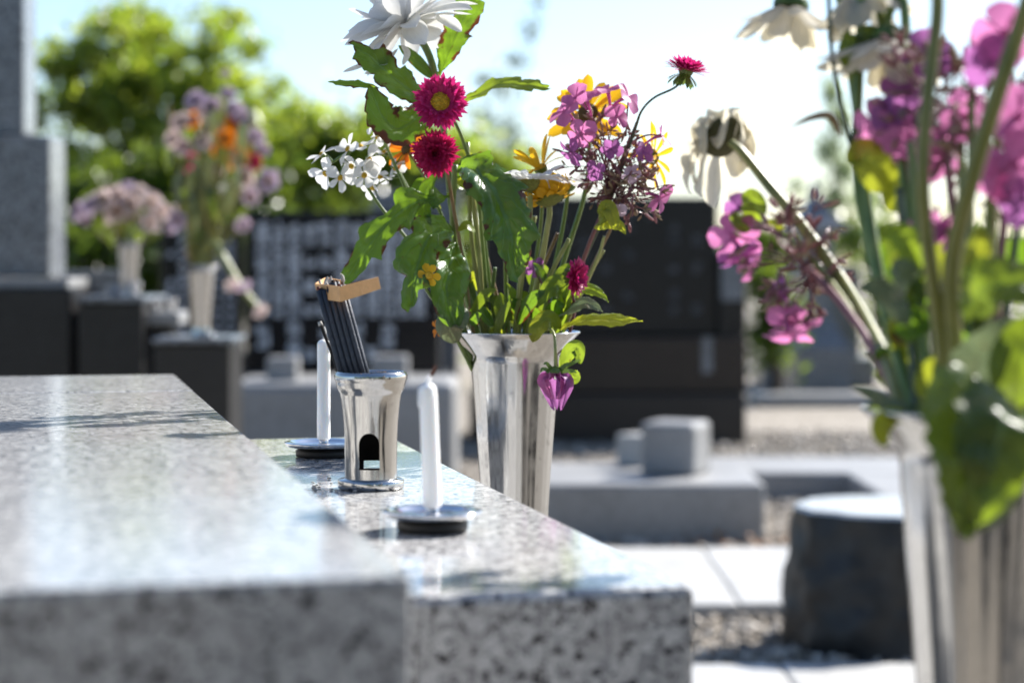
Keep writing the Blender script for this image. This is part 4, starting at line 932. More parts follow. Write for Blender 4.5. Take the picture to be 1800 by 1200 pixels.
for i, (x0, y0, x1) in enumerate([(1600, 250, 1630), (1690, 250, 1690), (1580, 330, 1610), (1740, 330, 1720), (1625, 420, 1650), (1790, 380, 1750), (1710, 60, 1700), (1760, 120, 1730)]):
    stem(s4, [(x0, y0, .76), ((x0 + x1) / 2, (y0 + 700) / 2, .745), (x1, 700, .73), (x1, 800, .725)], [.0014, .0020], ['stem', 'stem_pale', 'stem_dark'][i % 3])
# phlox of the right bouquet
def phlox(label, root, main, florets, clusters, seed, mat='stem_red'):
    t = thing('phlox', P(*root), label, 'flower')
    stem(t, main + [root], [.0014, .0022], mat)
    for (a, c, r_, n) in clusters: spent_cluster(t, P(*a), P(*c), r_ * RS, n, ('spent', 'spent_tan'), seed=seed + n, tip=.0026, r=.0005)
    for i, (x, y, d, a, m, r_) in enumerate(florets): floret(t, P(x, y, d), a, m, r_ * .84 * RS, .013 * RS, seed + i, curl=-.4, elev=.1)
    return t
phlox('pink phlox heads hanging in shade left of the right vase', (1600, 800, .73),
      [(1410, 470, .86), (1450, 500, .84), (1520, 590, .79), (1570, 690, .745)],
      [(1398, 570, .85, vdir(-.1, .75, .5), 'pink', .0145), (1385, 585, .845, vdir(.0, .9, .2), 'pink', .0125), (1290, 415, .90, vdir(-.3, .4, .8), 'pink', .0145), (1300, 450, .90, vdir(.1, .9, .3), 'purple', .0125), (1320, 470, .895, vdir(.5, .7, .3), 'pink', .0095), (1300, 365, .905, vdir(-.4, -.2, .8), 'purple', .0110), (1372, 512, .86, vdir(-.8, .1, .4), 'purple', .0080)],
      [((1420, 480, .86), (1395, 440, .87), .022, 30), ((1440, 490, .85), (1415, 500, .855), .016, 22)], 100)
t_ = thing('leafy_shoot', P(1605, 800, .73), 'green shoot tip beside the pink phlox heads below the wilted daisy', 'foliage')
stem(t_, [(1315, 385, .90), (1360, 405, .89), (1440, 470, .86), (1530, 600, .79), (1580, 690, .745), (1608, 800, .73)], [.0011, .0018], 'stem_pale')
leaf(t_, [(1318, 390, .90), (1325, 370, .895), (1318, 350, .893), (1305, 340, .893)], .012, 'leaf_young', env='round', seed=81)
leaf(t_, [(1318, 390, .90), (1300, 392, .893), (1290, 400, .893)], .011, 'leaf_young', env='round', seed=82)
leaf(t_, [(1340, 395, .895), (1360, 398, .89), (1378, 405, .89)], .007, 'leaf_yellow', env='round', seed=83)
phlox('purple and pink phlox filling the top right corner', (1690, 800, .725),
      [(1660, 230, .775), (1670, 330, .77), (1690, 500, .75), (1700, 700, .73)],
      [(1540, 222, .80, vdir(-.6, .3, .6), 'pink', .0135), (1590, 172, .80, vdir(-.2, -.2, .9), 'purple', .0135), (1632, 95, .79, vdir(-.3, -.5, .7), 'purple', .0140), (1612, 260, .78, vdir(-.2, .5, .8), 'pink', .0165), (1650, 285, .78, vdir(.3, .6, .6), 'pink', .0140),
       (1700, 205, .77, vdir(.1, .4, .9), 'pink', .0135), (1642, 400, .76, vdir(-.2, .7, .5), 'pink', .0110), (1665, 410, .76, vdir(.4, .5, .5), 'purple', .0100), (1570, 205, .79, vdir(-.5, .1, .8), 'purple', .0120)],
      [((1670, 260, .775), (1680, 190, .785), .028, 36), ((1670, 240, .775), (1620, 150, .79), .022, 18)], 200)
phlox('large pale pink phlox cut off by the right edge of the picture', (1740, 800, .72),
      [(1770, 150, .74), (1770, 320, .735), (1755, 500, .73), (1745, 700, .72)],
      [(1765, 60, .72, vdir(-.2, .1, .9), 'pink', .0150), (1742, 112, .725, vdir(-.4, .5, .7), 'purple', .0130), (1790, 205, .72, vdir(.1, .2, .9), 'pink', .0150), (1782, 290, .715, vdir(.1, .3, .9), 'pink', .0160), (1745, 310, .72, vdir(-.6, .4, .6), 'pink', .0120), (1800, 350, .72, vdir(.0, .6, .7), 'purple', .0120)],
      [((1770, 220, .74), (1755, 220, .745), .026, 22)], 300)

P = P_; RS = 1.0
# ================================================================== BACKGROUND
def pbox(name, parent, x0, x1, y0, y1, d, depth, mat, b=.006, rot=0.0, to_ground=False):
    """a block whose camera side spans photo columns x0..x1 and rows y0..y1 at distance d"""
    a = P(x0, y0, d); c = P(x1, y1, d); cx = (a.x + c.x) / 2; hw_ = (c.x - a.x) / 2
    return block(name, parent, cx, d, rot, -hw_, hw_, 0, depth, 0.0 if to_ground else c.z, a.z, mat, b)
def glyph(rnd, cx, cz, s, y):
    """a character of short strokes, read as a carved sign from afar"""
    out = []
    def bar(x0, z0, x1, z1, w_):
        a, b = Vector((cx + x0 * s, y, cz + z0 * s)), Vector((cx + x1 * s, y, cz + z1 * s)); t = (b - a); n = Vector((-t.z, 0, t.x)).normalized() * w_ * s
        V = [a - n, b - n, b + n, a + n]; V += [v + Vector((0, .004, 0)) for v in V]
        out.append((V, [(0, 1, 2, 3), (4, 7, 6, 5), (0, 4, 5, 1), (1, 5, 6, 2), (2, 6, 7, 3), (3, 7, 4, 0)]))
    for k in range(rnd.randint(2, 4)):
        z = -.42 + .84 * (k + rnd.uniform(.2, .8)) / 4; bar(-rnd.uniform(.25, .46), z, rnd.uniform(.25, .46), z + .02, .07)
    for k in range(rnd.randint(1, 3)):
        x = rnd.uniform(-.36, .36); bar(x, -.45, x, rnd.uniform(.1, .46), .07)
    if rnd.random() < .6: bar(0, .05, -.42, -.42, .045); bar(.02, .05, .42, -.42, .045)
    return join(*out)
def column(parent, rnd, xs, ys, d, size, mat):
    for (px_, py_) in zip(xs, ys):
        p = P(px_, py_, d); part('character', parent, *glyph(rnd, p.x, p.z, size, d - .002), mat, smooth=False)

# --- list tablets (black, rows of pale characters)
rg = random.Random(11)
tab = thing('name_tablet', P(600, 640, 8.0) * Vector((1, 1, 0)) if False else Vector((P(600, 640, 8.0).x, 8.0, 0)), 'black stone tablet covered with columns of pale lettering', 'tablet')
pbox('tablet_stone', tab, 432, 772, 372, 655, 8.0, .12, 'black', .008)
pbox('tablet_foot', tab, 418, 790, 656, 720, 7.9, .3, 'dark_tier', .008, to_ground=True)
for k in range(11):
    x = 462 + k * 27.5; ys = []
    for r_ in range(8):
        y = 398 + r_ * 21
        if k in (3, 4) and r_ in (2, 4, 6): continue
        if k == 6 and r_ in (2, 5): continue
        ys.append(y)
    if k in (0, 2, 4, 6, 8): ys += [578, 600] if k != 4 else [585]
    if k in (2, 3, 7): ys += [622]
    column(tab, rg, [x] * len(ys), ys, 8.0, .060, 'letter')
tab2 = thing('name_tablet', Vector((P(355, 640, 8.6).x, 8.6, 0)), 'narrow black stone tablet with small pale lettering behind the tall background bouquet', 'tablet')
pbox('tablet_stone', tab2, 282, 424, 388, 620, 8.6, .12, 'black', .008)
pbox('tablet_foot', tab2, 270, 440, 621, 700, 8.5, .3, 'dark_tier', .008, to_ground=True)
for k in range(6):
    ys = [410 + r_ * 17 for r_ in range(11) if rg.random() < .85]; column(tab2, rg, [300 + k * 21] * len(ys), ys, 8.6, .040, 'letter')

# --- low pale kerb with posts in front of the tablets
k2 = thing('kerb', Vector((P(600, 700, 7).x, 7, 0)), 'low pale stone kerb with two square posts below the lettered tablet', 'kerb')
pbox('kerb_stone', k2, 396, 800, 672, 800, 7.0, .55, 'pale_kerb', .03, to_ground=True)
pbox('post', k2, 468, 522, 628, 671, 7.1, .11, 'pale_kerb', .01); pbox('post', k2, 652, 716, 626, 671, 7.1, .12, 'pale_kerb', .01)
pl = thing('stone_pillar', Vector((P(785, 500, 9.5).x, 9.5, 0)), 'slender pale stone pillar behind the left side of the middle bouquet', 'pillar')
pbox('shaft', pl, 752, 805, 330, 660, 9.5, .14, 'granite_far', .01, to_ground=True); pbox('cap', pl, 745, 812, 318, 329, 9.48, .18, 'granite_far', .01)
pl2 = thing('stone_pillar', Vector((P(690, 380, 9.9).x, 9.9, 0)), 'short grey stone top showing above the lettered tablet beside the left leaves', 'pillar')
pbox('shaft', pl2, 655, 722, 338, 420, 9.9, .2, 'granite_far', .02, to_ground=True)

# --- neighbouring grave at the left
nb = thing('grave_monument', Vector((P(0, 600, 4.6).x, 4.6, 0)), 'tall grey granite monument on dark stepped tiers at the left edge', 'grave')
RT = R(13.2)
pbox('shaft', nb, -190, 42, -140, 236, 4.62, .12, 'granite_far', .006); pbox('lower_block', nb, -230, 88, 238, 487, 4.58, .16, 'granite_far', .006)
pbox('pale_slab', nb, -330, 118, 489, 506, 4.52, .24, 'pale_kerb', .003)
pbox('tier', nb, -400, 124, 507, 660, 4.5, .26, 'dark_tier', .004, to_ground=True)
pbox('tier', nb, 138, 251, 533, 660, 4.42, .30, 'dark_tier', .004, to_ground=True); pbox('pale_slab', nb, 134, 254, 521, 532, 4.41, .31, 'granite_far', .003)
pbox('tier', nb, 270, 404, 605, 700, 4.2, .20, 'dark_tier', .004, to_ground=True); pbox('pale_slab', nb, 266, 409, 594, 604, 4.19, .22, 'granite_far', .003)
pbox('back_step', nb, 100, 215, 476, 520, 4.76, .2, 'granite_far', .004, to_ground=True)

# vases and bouquets there
def at_px(x, y, d): return P(x, y, d)
v1 = P(213, 521, 4.50); vase((v1.x, v1.y + .09), P(0, 425, 4.59).z, 'blurred steel vase of pale flowers on the far left grave', .72, height=(P(0, 425, 4.59).z - P(0, 521, 4.50).z) / .72, n=64)
v2 = P(349, 592, 4.27); vase((v2.x, v2.y + .03), P(0, 466, 4.3).z, 'blurred steel vase holding the tall background bouquet at left', .86, height=(P(0, 466, 4.3).z - P(0, 594, 4.19).z - .001) / .86, n=64)
def bowl(p, r, h, label):
    t = thing('steel_cup', p, label, 'cup'); V, Fc = lathe([(r * .6, 0), (r * .7, .002), (r * .72, h * .2), (r * .9, h * .7), (r, h), (r * 1.04, h * 1.02), (r, h * 1.04), (r * .9, h), (r * .6, h * .3), (0, h * .25)], 48)
    part('cup_body', t, [v + p for v in V], Fc, 'chrome_b', origin=p)
p_ = P(205, 521, 4.46); bowl(Vector((p_.x, 4.46, p_.z + .0005)), .024, .022, 'small shiny steel cup at the foot of the far left vase')
p_ = P(232, 521, 4.50); bowl(Vector((p_.x + .01, 4.47, P(0, 521, 4.41).z + .0005)), .018, .03, 'small steel cup to the right of the far left vase')
cs = thing('offering_stand', Vector((P(286, 590, 4.45).x, 4.45, 0)), 'small grey offering stand between the two background vases', 'stand')
pbox('stand_top', cs, 254, 316, 548, 572, 4.47, .12, 'pale_kerb', .006); pbox('stand_leg', cs, 266, 304, 573, 600, 4.49, .08, 'dark_tier', .004, to_ground=True)
for x, l in ((272, 'left of two small steel cups on the offering stand'), (300, 'right of two small steel cups on the offering stand')):
    q = P(x, 548, 4.53); bowl(Vector((q.x, 4.53, P(0, 548, 4.47).z + .0005)), .016, .028, l)
q = P(372, 592, 4.30); bowl(Vector((P(365, 0, 4.225).x, 4.225, P(0, 594, 4.19).z + .0005)), .016, .010, 'tiny steel cup gleaming at the foot of the tall background bouquet vase')

def small_flower(label, x, y, d, axis, mat, r, root, group, disc='yellow_disc', seed=0, stem_mat='stem_olive', np_=9, wd=.42):
    rnd = random.Random(seed); t = thing('flower', P(*root), label, 'flower', group)
    mx_, my_ = (x + root[0]) / 2 + rnd.uniform(-6, 6), (y + root[1]) / 2
    stem(t, [(x, y, d), (mx_, my_, (d + root[2]) / 2), root], [.0018, .0026], stem_mat, seg=6)
    c = P(x, y, d); Rm = frame(axis, seed)
    V, Fc, UV = petal_ring_joined(c, Rm, [(np_, r, r * wd * 1.6, .15, r * .1, -.3, .3), (np_, r * .85, r * wd * 1.5, .5, r * .1, -.1, .3), (max(4, np_ - 3), r * .6, r * wd * 1.3, .9, r * .1, .1, .3)], rnd)
    o = part('bloom', t, V, Fc, mat, UV)
    V, Fc = dome(c, Rm, r * .3, r * .2, 12, 4); part('flower_centre', o, V, Fc, disc)
    return t
gA, gB = 'flowers of the tall background bouquet', 'flowers of the pale background bouquet'
rf = random.Random(4)
tall = [(345, 178, 'lilac', .026), (372, 188, 'lilac', .024), (400, 165, 'lilac', .018), (412, 195, 'lilac', .026), (425, 205, 'lilac', .022), (396, 130, 'lilac', .012),
        (320, 215, 'palepink', .026), (305, 245, 'palepink', .022), (340, 212, 'orange', .022), (410, 216, 'orange', .024), (398, 243, 'orange', .022), (422, 280, 'orange', .028),
        (330, 285, 'magenta', .024), (448, 285, 'crimson', .018), (322, 258, 'lilac', .022), (450, 240, 'lilac', .022), (462, 262, 'lilac', .018), (470, 318, 'lilac', .030), (440, 345, 'lilac', .022), (405, 335, 'white', .024), (430, 312, 'palepink', .024), (375, 225, 'palepink', .022), (357, 250, 'palepink', .02), (385, 300, 'palepink', .018), (312, 385, 'lilac', .022), (427, 395, 'lilac', .018), (363, 200, 'palepink', .02), (385, 265, 'orange', .016)]
names = {'lilac': 'blurred lilac flower in the tall background bouquet', 'palepink': 'blurred pale pink flower in the tall background bouquet', 'orange': 'blurred orange flower in the tall background bouquet', 'magenta': 'blurred magenta flower at the left of the tall background bouquet', 'crimson': 'dark red flower at the right of the tall background bouquet', 'white': 'blurred white flower in the tall background bouquet', 'pink': 'pink flower low on the right of the tall background bouquet'}
ORD = ['leftmost', 'second from left', 'third from left', 'fourth from left', 'fifth from left', 'sixth from left', 'seventh from left', 'eighth from left', 'ninth from left', 'tenth from left', 'eleventh from left', 'twelfth from left', 'thirteenth from left', 'fourteenth from left']
def ranked(lst, i, word, where):
    x, m = lst[i][0], lst[i][2]; xs = sorted(q[0] for q in lst if q[2] == m); k = xs.index(x)
    if len(xs) == 1: return 'the only %s flower in %s' % (word, where)
    return '%s of the %s flowers in %s' % ('rightmost' if k == len(xs) - 1 else ORD[k], word, where)
WORD = {'lilac': 'lilac', 'palepink': 'pale pink', 'orange': 'orange', 'magenta': 'magenta', 'crimson': 'dark red', 'white': 'white', 'pink': 'dull pink'}
for i, (x, y, m, r_) in enumerate(tall):
    d = 4.3 + rf.uniform(-.06, .06); g = gA + ', ' + m
    small_flower(ranked(tall, i, WORD[m], 'the tall background bouquet'), x, y, d, vdir((x - 380) / 120, (y - 300) / 220, .7 + rf.random() * .4), m, r_, (350 + (x - 380) * .12, 480, 4.30), g if m in ('lilac', 'palepink', 'orange') else None, seed=i)
fg = thing('foliage_bunch', P(350, 480, 4.3), 'dry olive stems and leaves of the tall background bouquet', 'foliage')
for i in range(60):
    a = rf.uniform(-1, 1); y = rf.uniform(190, 440); x = 350 + a * (75 * (480 - y) / 200 if y > 280 else 75) + 25 * (480 - y) / 300; d = 4.3 + rf.uniform(-.05, .05); ln = rf.uniform(20, 50)
    leaf(fg, [(x, y + ln, d), (x + rf.uniform(-8, 8), y, d), (x + rf.uniform(-14, 14), y - ln * .6, d)], rf.uniform(.008, .022), rf.choice(['leaf_olive', 'leaf_grey', 'stem_olive', 'stem_pale', 'stem_brown']), env='lance', n=8, m=2, seed=i)
hs_ = thing('flower', P(352, 480, 4.3), 'long pale stem with pink blossoms hanging out to the right of the tall background bouquet', 'flower')
stem(hs_, [(455, 543, 4.2), (425, 505, 4.21), (395, 455, 4.23), (378, 425, 4.26), (360, 440, 4.29), (352, 480, 4.3)], [.006, .007, .005], 'stem_pale')
for (x, y, m) in ((456, 545, 'palepink'), (408, 500, 'palepink'), (428, 502, 'lilac')):
    V, Fc, UV = petal_ring_joined(P(x, y, 4.19), frame(vdir(.5, .5, .7)), [(7, .018, .012, .2, .002, -.3, .3), (6, .014, .010, .7, .002, 0, .3)], rf); part('bloom', hs_, V, Fc, m, UV)
low = [(140, 372, 'lilac', .026), (163, 360, 'lilac', .028), (182, 352, 'palepink', .03), (203, 345, 'palepink', .03), (222, 338, 'lilac', .03), (243, 345, 'palepink', .03), (265, 355, 'palepink', .03), (284, 372, 'palepink', .028), (180, 385, 'palepink', .028), (210, 372, 'palepink', .03), (240, 380, 'palepink', .03), (262, 392, 'palepink', .026), (315, 372, 'palepink', .02), (300, 398, 'lilac', .02), (195, 365, 'lilac', .026), (228, 360, 'palepink', .028), (155, 385, 'lilac', .02)]
for i, (x, y, m, r_) in enumerate(low):
    d = 4.58 + rf.uniform(-.05, .05)
    small_flower(ranked(low, i, WORD[m], 'the low pale bouquet at left'), x, y, d, vdir((x - 213) / 90, -.5, .8), m, r_, (213 + (x - 213) * .15, 440, 4.59), gB + ', ' + m if m != 'pink' else None, seed=i + 60)
fg2 = thing('foliage_bunch', P(213, 440, 4.59), 'olive leaves of the low pale bouquet on the far left grave', 'foliage')
for i in range(30):
    a = rf.uniform(-1, 1); y = rf.uniform(360, 430); x = 213 + a * 55 * (460 - y) / 80; d = 4.59 + rf.uniform(-.04, .04); ln = rf.uniform(12, 28)
    leaf(fg2, [(x, y + ln, d), (x + rf.uniform(-5, 5), y, d), (x + rf.uniform(-10, 10), y - ln * .6, d)], rf.uniform(.010, .022), rf.choice(['leaf_olive', 'leaf_young', 'stem_olive', 'leaf_grey']), env='lance', n=8, m=2, seed=i)

# --- big black monument
bmn = thing('black_monument', Vector((P(1060, 700, 9).x, 9, 0)), 'wide black polished gravestone with dim lettering behind the middle bouquet', 'gravestone')
pbox('upper_stone', bmn, 850, 1262, 346, 590, 9.0, .2, 'black_worn', .012)
pbox('side_stone', bmn, 1264, 1312, 440, 600, 8.95, .3, 'black_worn', .01)
pbox('ledge', bmn, 835, 1313, 592, 690, 8.9, .4, 'ledge_reflection', .008); pbox('base_stone', bmn, 825, 1311, 692, 770, 8.86, .45, 'dark_tier', .008, to_ground=True)
for k in range(9):
    x = 905 + k * 40; ys = [375 + r_ * 24 for r_ in range(8) if rg.random() < .45]; column(bmn, rg, [x] * len(ys), ys, 9.0, .052, 'letter_dim')
pq = P(1285, 495, 8.94)
pbox('pale_plaque', bmn, 1268, 1308, 462, 528, 8.945, .003, 'granite_far', .0)
pbox('pale_plaque', bmn, 1234, 1252, 592.5, 655, 8.895, .003, 'granite_far', .0)

# --- enclosure kerb with pillar
k1 = thing('kerb_enclosure', Vector((P(1200, 900, 5.71).x, 5.71, 0)), 'pale stone grave enclosure with a bright top edge right of the middle vase', 'kerb')
pbox('kerb_stone', k1, 880, 1345, 850, 955, 5.71, .62, 'pale_kerb', .012, to_ground=True)
pbox('kerb_stone', k1, 1240, 1640, 829, 882, 6.75, .55, 'pale_kerb', .012, to_ground=True)
a = P(1478, 829, 6.74); block('kerb_stone', k1, a.x, 0, 0, 0.02, .55, 5.75, 6.745, 0, a.z - .003, 'pale_kerb', .012)
plr = thing('kerb_post', Vector((P(1190, 850, 5.9).x, 5.9, P(0, 850, 5.71).z)), 'square grey post standing on the pale enclosure kerb', 'post')
c_ = P(1188, 850, 6.0); block('post_stone', plr, c_.x, c_.y, R(-24), -.085, .085, -.085, .085, P(0, 850, 5.71).z + .0005, P(0, 742, 5.95).z, 'pale_kerb', .015)
wp_ = thing('kerb_post', Vector((P(1124, 805, 6.25).x, 6.25, P(0, 850, 5.71).z)), 'small white sunlit block beside the grey post on the kerb', 'post')
c_ = P(1122, 805, 6.24); block('post_stone', wp_, c_.x, c_.y, R(-42), -.05, .05, -.05, .05, P(0, 850, 5.71).z + .0005, P(0, 764, 6.2).z, 'paving', .006)
for (x0, x1, y0, y1, d, dep, lab) in [(1300, 1700, 646, 700, 14.5, .4, 'low grey kerb on the gravel beyond the enclosure, farthest'), (1330, 1640, 694, 742, 11.2, .3, 'low grey kerb on the gravel beside the black gravestone')]:
    t = thing('kerb', Vector((P((x0 + x1) / 2, 700, d).x, d, 0)), lab, 'kerb'); pbox('kerb_stone', t, x0, x1, y0, y1, d, dep, 'pale_kerb', .01, R(4), to_ground=True)

# --- paving slabs
def paving(x0, x1, yb, yf, d0, d1, zt, name, n, lab):
    t = thing('paving_path', Vector((P((x0 + x1) / 2, 0, d0).x, d0, 0)), lab, 'paving'); xa, xb = P(x0, 0, d0).x, P(x1, 0, d0).x
    for i in range(n):
        u0 = xa + (xb - xa) * i / n + .0015; u1 = xa + (xb - xa) * (i + 1) / n - .0015
        block('paving_slab', t, 0, 0, 0, u0, u1, d0, d1, .0, zt + .002 * (i % 2), 'paving', .008)
paving(700, 1900, 960, 1060, 4.50, 5.40, .034, 'paving', 2, 'white paving slabs in front of the enclosure kerb')
paving(1000, 2000, 1155, 1300, 3.0, 3.83, .034, 'paving', 2, 'white paving slabs along the bottom edge right of the granite step')

# --- black rough stone with a polished top, its sky reflection painted pale
bs = thing('black_stone', Vector((P(1530, 1150, 4.05).x, 4.15, 0)), 'rough black stump shaped stone with a shiny flat top', 'stone')
cx, cy = P(1560, 0, 4.15).x, 4.17; zt = P(0, 915, 3.96).z
V, Fc = [], []; nseg, nr = 72, 26
for i in range(nr + 1):
    u = i / nr; z = u * zt
    for s in range(nseg):
        th = 2 * math.pi * s / nseg; rx = .205 - .012 * u + .006 * (1 - u) ** 2; ry = .20 - .01 * u
        k = 1 + .10 * noise.noise(Vector((math.cos(th) * 1.6, math.sin(th) * 1.6, z * 5))) + .07 * noise.noise(Vector((math.cos(th) * 4, math.sin(th) * 4, z * 14))) + .03 * noise.noise(Vector((math.cos(th) * 11, math.sin(th) * 11, z * 40)))
        if i == nr: k *= .985
        V.append(Vector((cx + rx * k * math.cos(th), cy + ry * k * math.sin(th), z)))
for i in range(nr):
    for s in range(nseg): Fc.append((i * nseg + s, i * nseg + (s + 1) % nseg, (i + 1) * nseg + (s + 1) % nseg, (i + 1) * nseg + s))
part('rough_side', bs, V, Fc, 'black_rough')
top = [Vector((v.x, v.y, zt)) for v in V[-nseg:]]; top2 = [Vector((cx + (v.x - cx) * .97, cy + (v.y - cy) * .97, zt + .006)) for v in top]
part('polished_top', bs, top + top2, [tuple(range(nseg, 2 * nseg))] + [(s, (s + 1) % nseg, nseg + (s + 1) % nseg, nseg + s) for s in range(nseg)], 'sky_sheen', smooth=False)

# --- stone lantern at the right
ln_ = thing('stone_lantern', Vector((P(1432, 640, 12).x, 12, 0)), 'grey stone lantern with a pointed roof beyond the wilted daisy', 'lantern')
c_ = Vector((P(1432, 0, 12).x, 12, 0)); zz = lambda y: P(0, y, 12).z
def sq(name, prof):     # square lathe
    V, Fc = lathe([(r * 1.2, z) for r, z in prof], 4); Rm = Matrix.Rotation(R(45 + 12), 3, 'Z'); part(name, ln_, [Rm @ v + c_ for v in V], Fc, 'granite_far', smooth=False)
sq('roof', [(.16, zz(410)), (.19, zz(402)), (.10, zz(375)), (.05, zz(352)), (.02, zz(345))]); sq('finial', [(.02, zz(345)), (.035, zz(336)), (.02, zz(326)), (.002, zz(316))])
sq('fire_box', [(.10, zz(470)), (.10, zz(411))]); sq('platform', [(.12, zz(500)), (.17, zz(488)), (.17, zz(472)), (.12, zz(470.5))]); sq('post', [(.09, zz(560)), (.075, zz(540)), (.075, zz(501))]); sq('foot', [(.2, 0), (.2, zz(610)), (.15, zz(590)), (.1, zz(561))])
gm = thing('gravestone', Vector((P(1458, 640, 13).x, 13, 0)), 'plain grey gravestone right of the hanging pink phlox', 'gravestone')
pbox('stone', gm, 1408, 1512, 470, 628, 13.0, .25, 'granite_far', .01); pbox('base_stone', gm, 1340, 1540, 629, 650, 12.9, .6, 'granite_far', .01, to_ground=True)

# --- trees, hedges
def leaf_cloud(parent, clumps, n, size, mat, seed=0, name='crown'):
    """clumps: (x, y, z, rx, ry, rz, weight)"""
    r = np.random.default_rng(seed); cl = np.array(clumps); wgt = cl[:, 6] / cl[:, 6].sum()
    idx = r.choice(len(cl), n, p=wgt); u = r.normal(size=(n, 3)); u /= np.linalg.norm(u, axis=1)[:, None]
    rad = np.abs(r.normal(0, .62, n)) + .15; c = cl[idx, :3] + u * rad[:, None] * cl[idx, 3:6]
    a = r.normal(size=(n, 3)); a /= np.linalg.norm(a, axis=1)[:, None]; b = r.normal(size=(n, 3)); b -= a * (a * b).sum(1)[:, None]; b /= np.linalg.norm(b, axis=1)[:, None]
    nn = np.cross(a, b); s = size * r.uniform(.6, 1.35, n)
    V = np.stack([c - a * s[:, None], c + b * (s * .42)[:, None] + nn * (s * .12)[:, None], c + a * s[:, None], c - b * (s * .42)[:, None] + nn * (s * .12)[:, None]], 1).reshape(-1, 3)
    k = np.arange(n)[:, None] * 4; Fa = np.concatenate([np.concatenate([k, k + 1, k + 2], 1), np.concatenate([k, k + 2, k + 3], 1)], 1).reshape(-1, 3)
    base = np.array(LOC[parent.name]); me = bpy.data.meshes.new(name); V = V - base
    me.vertices.add(len(V)); me.vertices.foreach_set('co', V.astype(np.float32).ravel())
    me.loops.add(len(Fa) * 3); me.loops.foreach_set('vertex_index', Fa.ravel().astype(np.int32))
    me.polygons.add(len(Fa)); me.polygons.foreach_set('loop_start', np.arange(0, len(Fa) * 3, 3, dtype=np.int32)); me.update(calc_edges=True)
    me.materials.append(M[mat]); return link(name, me, parent, Matrix.Translation(Vector(base)))
def pcl(x, y, d, rx, ry, w_=1.0, dep=None):     # clump by photo pixel, radii in pixels
    p = P(x, y, d); return (p.x, p.y, p.z, rx / F * d, dep or max(rx, ry) / F * d, ry / F * d, w_)
def tree(name, label, cat, foot, clumps, n, size, mat, trunk_r=.12, limbs=6, seed=0, group=None):
    t = thing(name, foot, label, cat, group); rnd = random.Random(seed); foot = Vector(foot)
    tops = [Vector(c[:3]) for c in clumps]; mid = sum(tops, Vector()) / len(tops)
    fork = foot.lerp(mid, .55)
    tb_ = [tube(smooth_pts([foot, foot.lerp(fork, .5) + Vector((.05, 0, 0)), fork], 5), [trunk_r, trunk_r * .7], 10)]
    for q in tops[:limbs * 3]: tb_.append(tube(smooth_pts([fork, fork.lerp(q, .5) + Vector((0, 0, .1)), q], 4), [trunk_r * .5, trunk_r * .12], 6))
    part('trunk', t, *join(*tb_), 'bark', origin=foot); leaf_cloud(t, clumps, n, size, mat, seed); return t
d = 15.0
rt = random.Random(8); tcl = []
def ytop(x): return float(np.interp(x, [40, 70, 110, 160, 200, 240, 290, 320, 350, 372, 390, 425, 450, 470, 500, 540, 580, 620], [120, 45, 62, 30, 8, -4, 22, 62, 75, 28, -4, 10, 78, 150, 128, 165, 200, 215]))
while len(tcl) < 175:
    x = rt.uniform(45, 610); yt = ytop(x); y = yt + (400 - yt) * rt.random() ** 1.25; r_ = rt.uniform(18, 46)
    if 425 < x < 470 and 88 < y < 150 or 60 < x < 175 and y < yt + 12: continue
    tcl.append(pcl(x, y + r_ * .7, d + rt.uniform(-.5, .7), r_ * rt.uniform(.8, 1.4), r_ * rt.uniform(.6, 1.0), (r_ / 30) ** 2, .3))
tree('broadleaf_tree', 'sunlit yellow green tree behind the left monument, sky showing between its leaves', 'tree', (P(200, 0, d).x, d, 0), tcl, 31000, .044, 'tree', .12, 6, 1)
d = 13.5
tree('hedge_bush', 'dark green bush behind the tall background bouquet', 'bush', (P(300, 0, d).x, d, 0),
     [pcl(150, 350, d, 80, 70), pcl(260, 340, d, 80, 75), pcl(360, 340, d, 80, 75), pcl(330, 270, d, 60, 40, .6), pcl(460, 340, d, 70, 75), pcl(60, 420, d, 80, 80), pcl(300, 440, d, 160, 80, 1.5)], 6500, .05, 'tree_dark', .08, 3, 2)
d = 14.2
tree('hedge_bush', 'mid green bush left of the small white flowers', 'bush', (P(540, 0, d).x, d, 0),
     [pcl(470, 270, d, 50, 55), pcl(545, 275, d, 50, 60), pcl(600, 250, d, 45, 55), pcl(660, 250, d, 45, 50), pcl(730, 255, d, 50, 45), pcl(800, 270, d, 45, 40, .7), pcl(520, 350, d, 60, 50)], 5200, .05, 'tree', .06, 4, 3)
d = 14.0
tree('hedge_bush', 'green bush behind the stems of the middle bouquet', 'bush', (P(700, 0, d).x, d, 0),
     [pcl(640, 290, d, 60, 70), pcl(720, 280, d, 60, 60), pcl(800, 300, d, 60, 60), pcl(880, 310, d, 50, 50, .8), pcl(700, 370, d, 100, 60, 1.4), pcl(840, 380, d, 90, 60)], 6500, .05, 'tree', .06, 5, 4)
d = 13.0
tree('hedge_bush', 'dark low hedge closing the view behind the lettered tablet', 'hedge', (P(560, 0, d).x, d, 0),
     [pcl(x, 430, d, 90, 65) for x in range(150, 900, 90)] + [pcl(x, 520, d, 90, 70) for x in range(150, 900, 90)], 9000, .05, 'tree_dark', .05, 3, 5)
d = 34.0
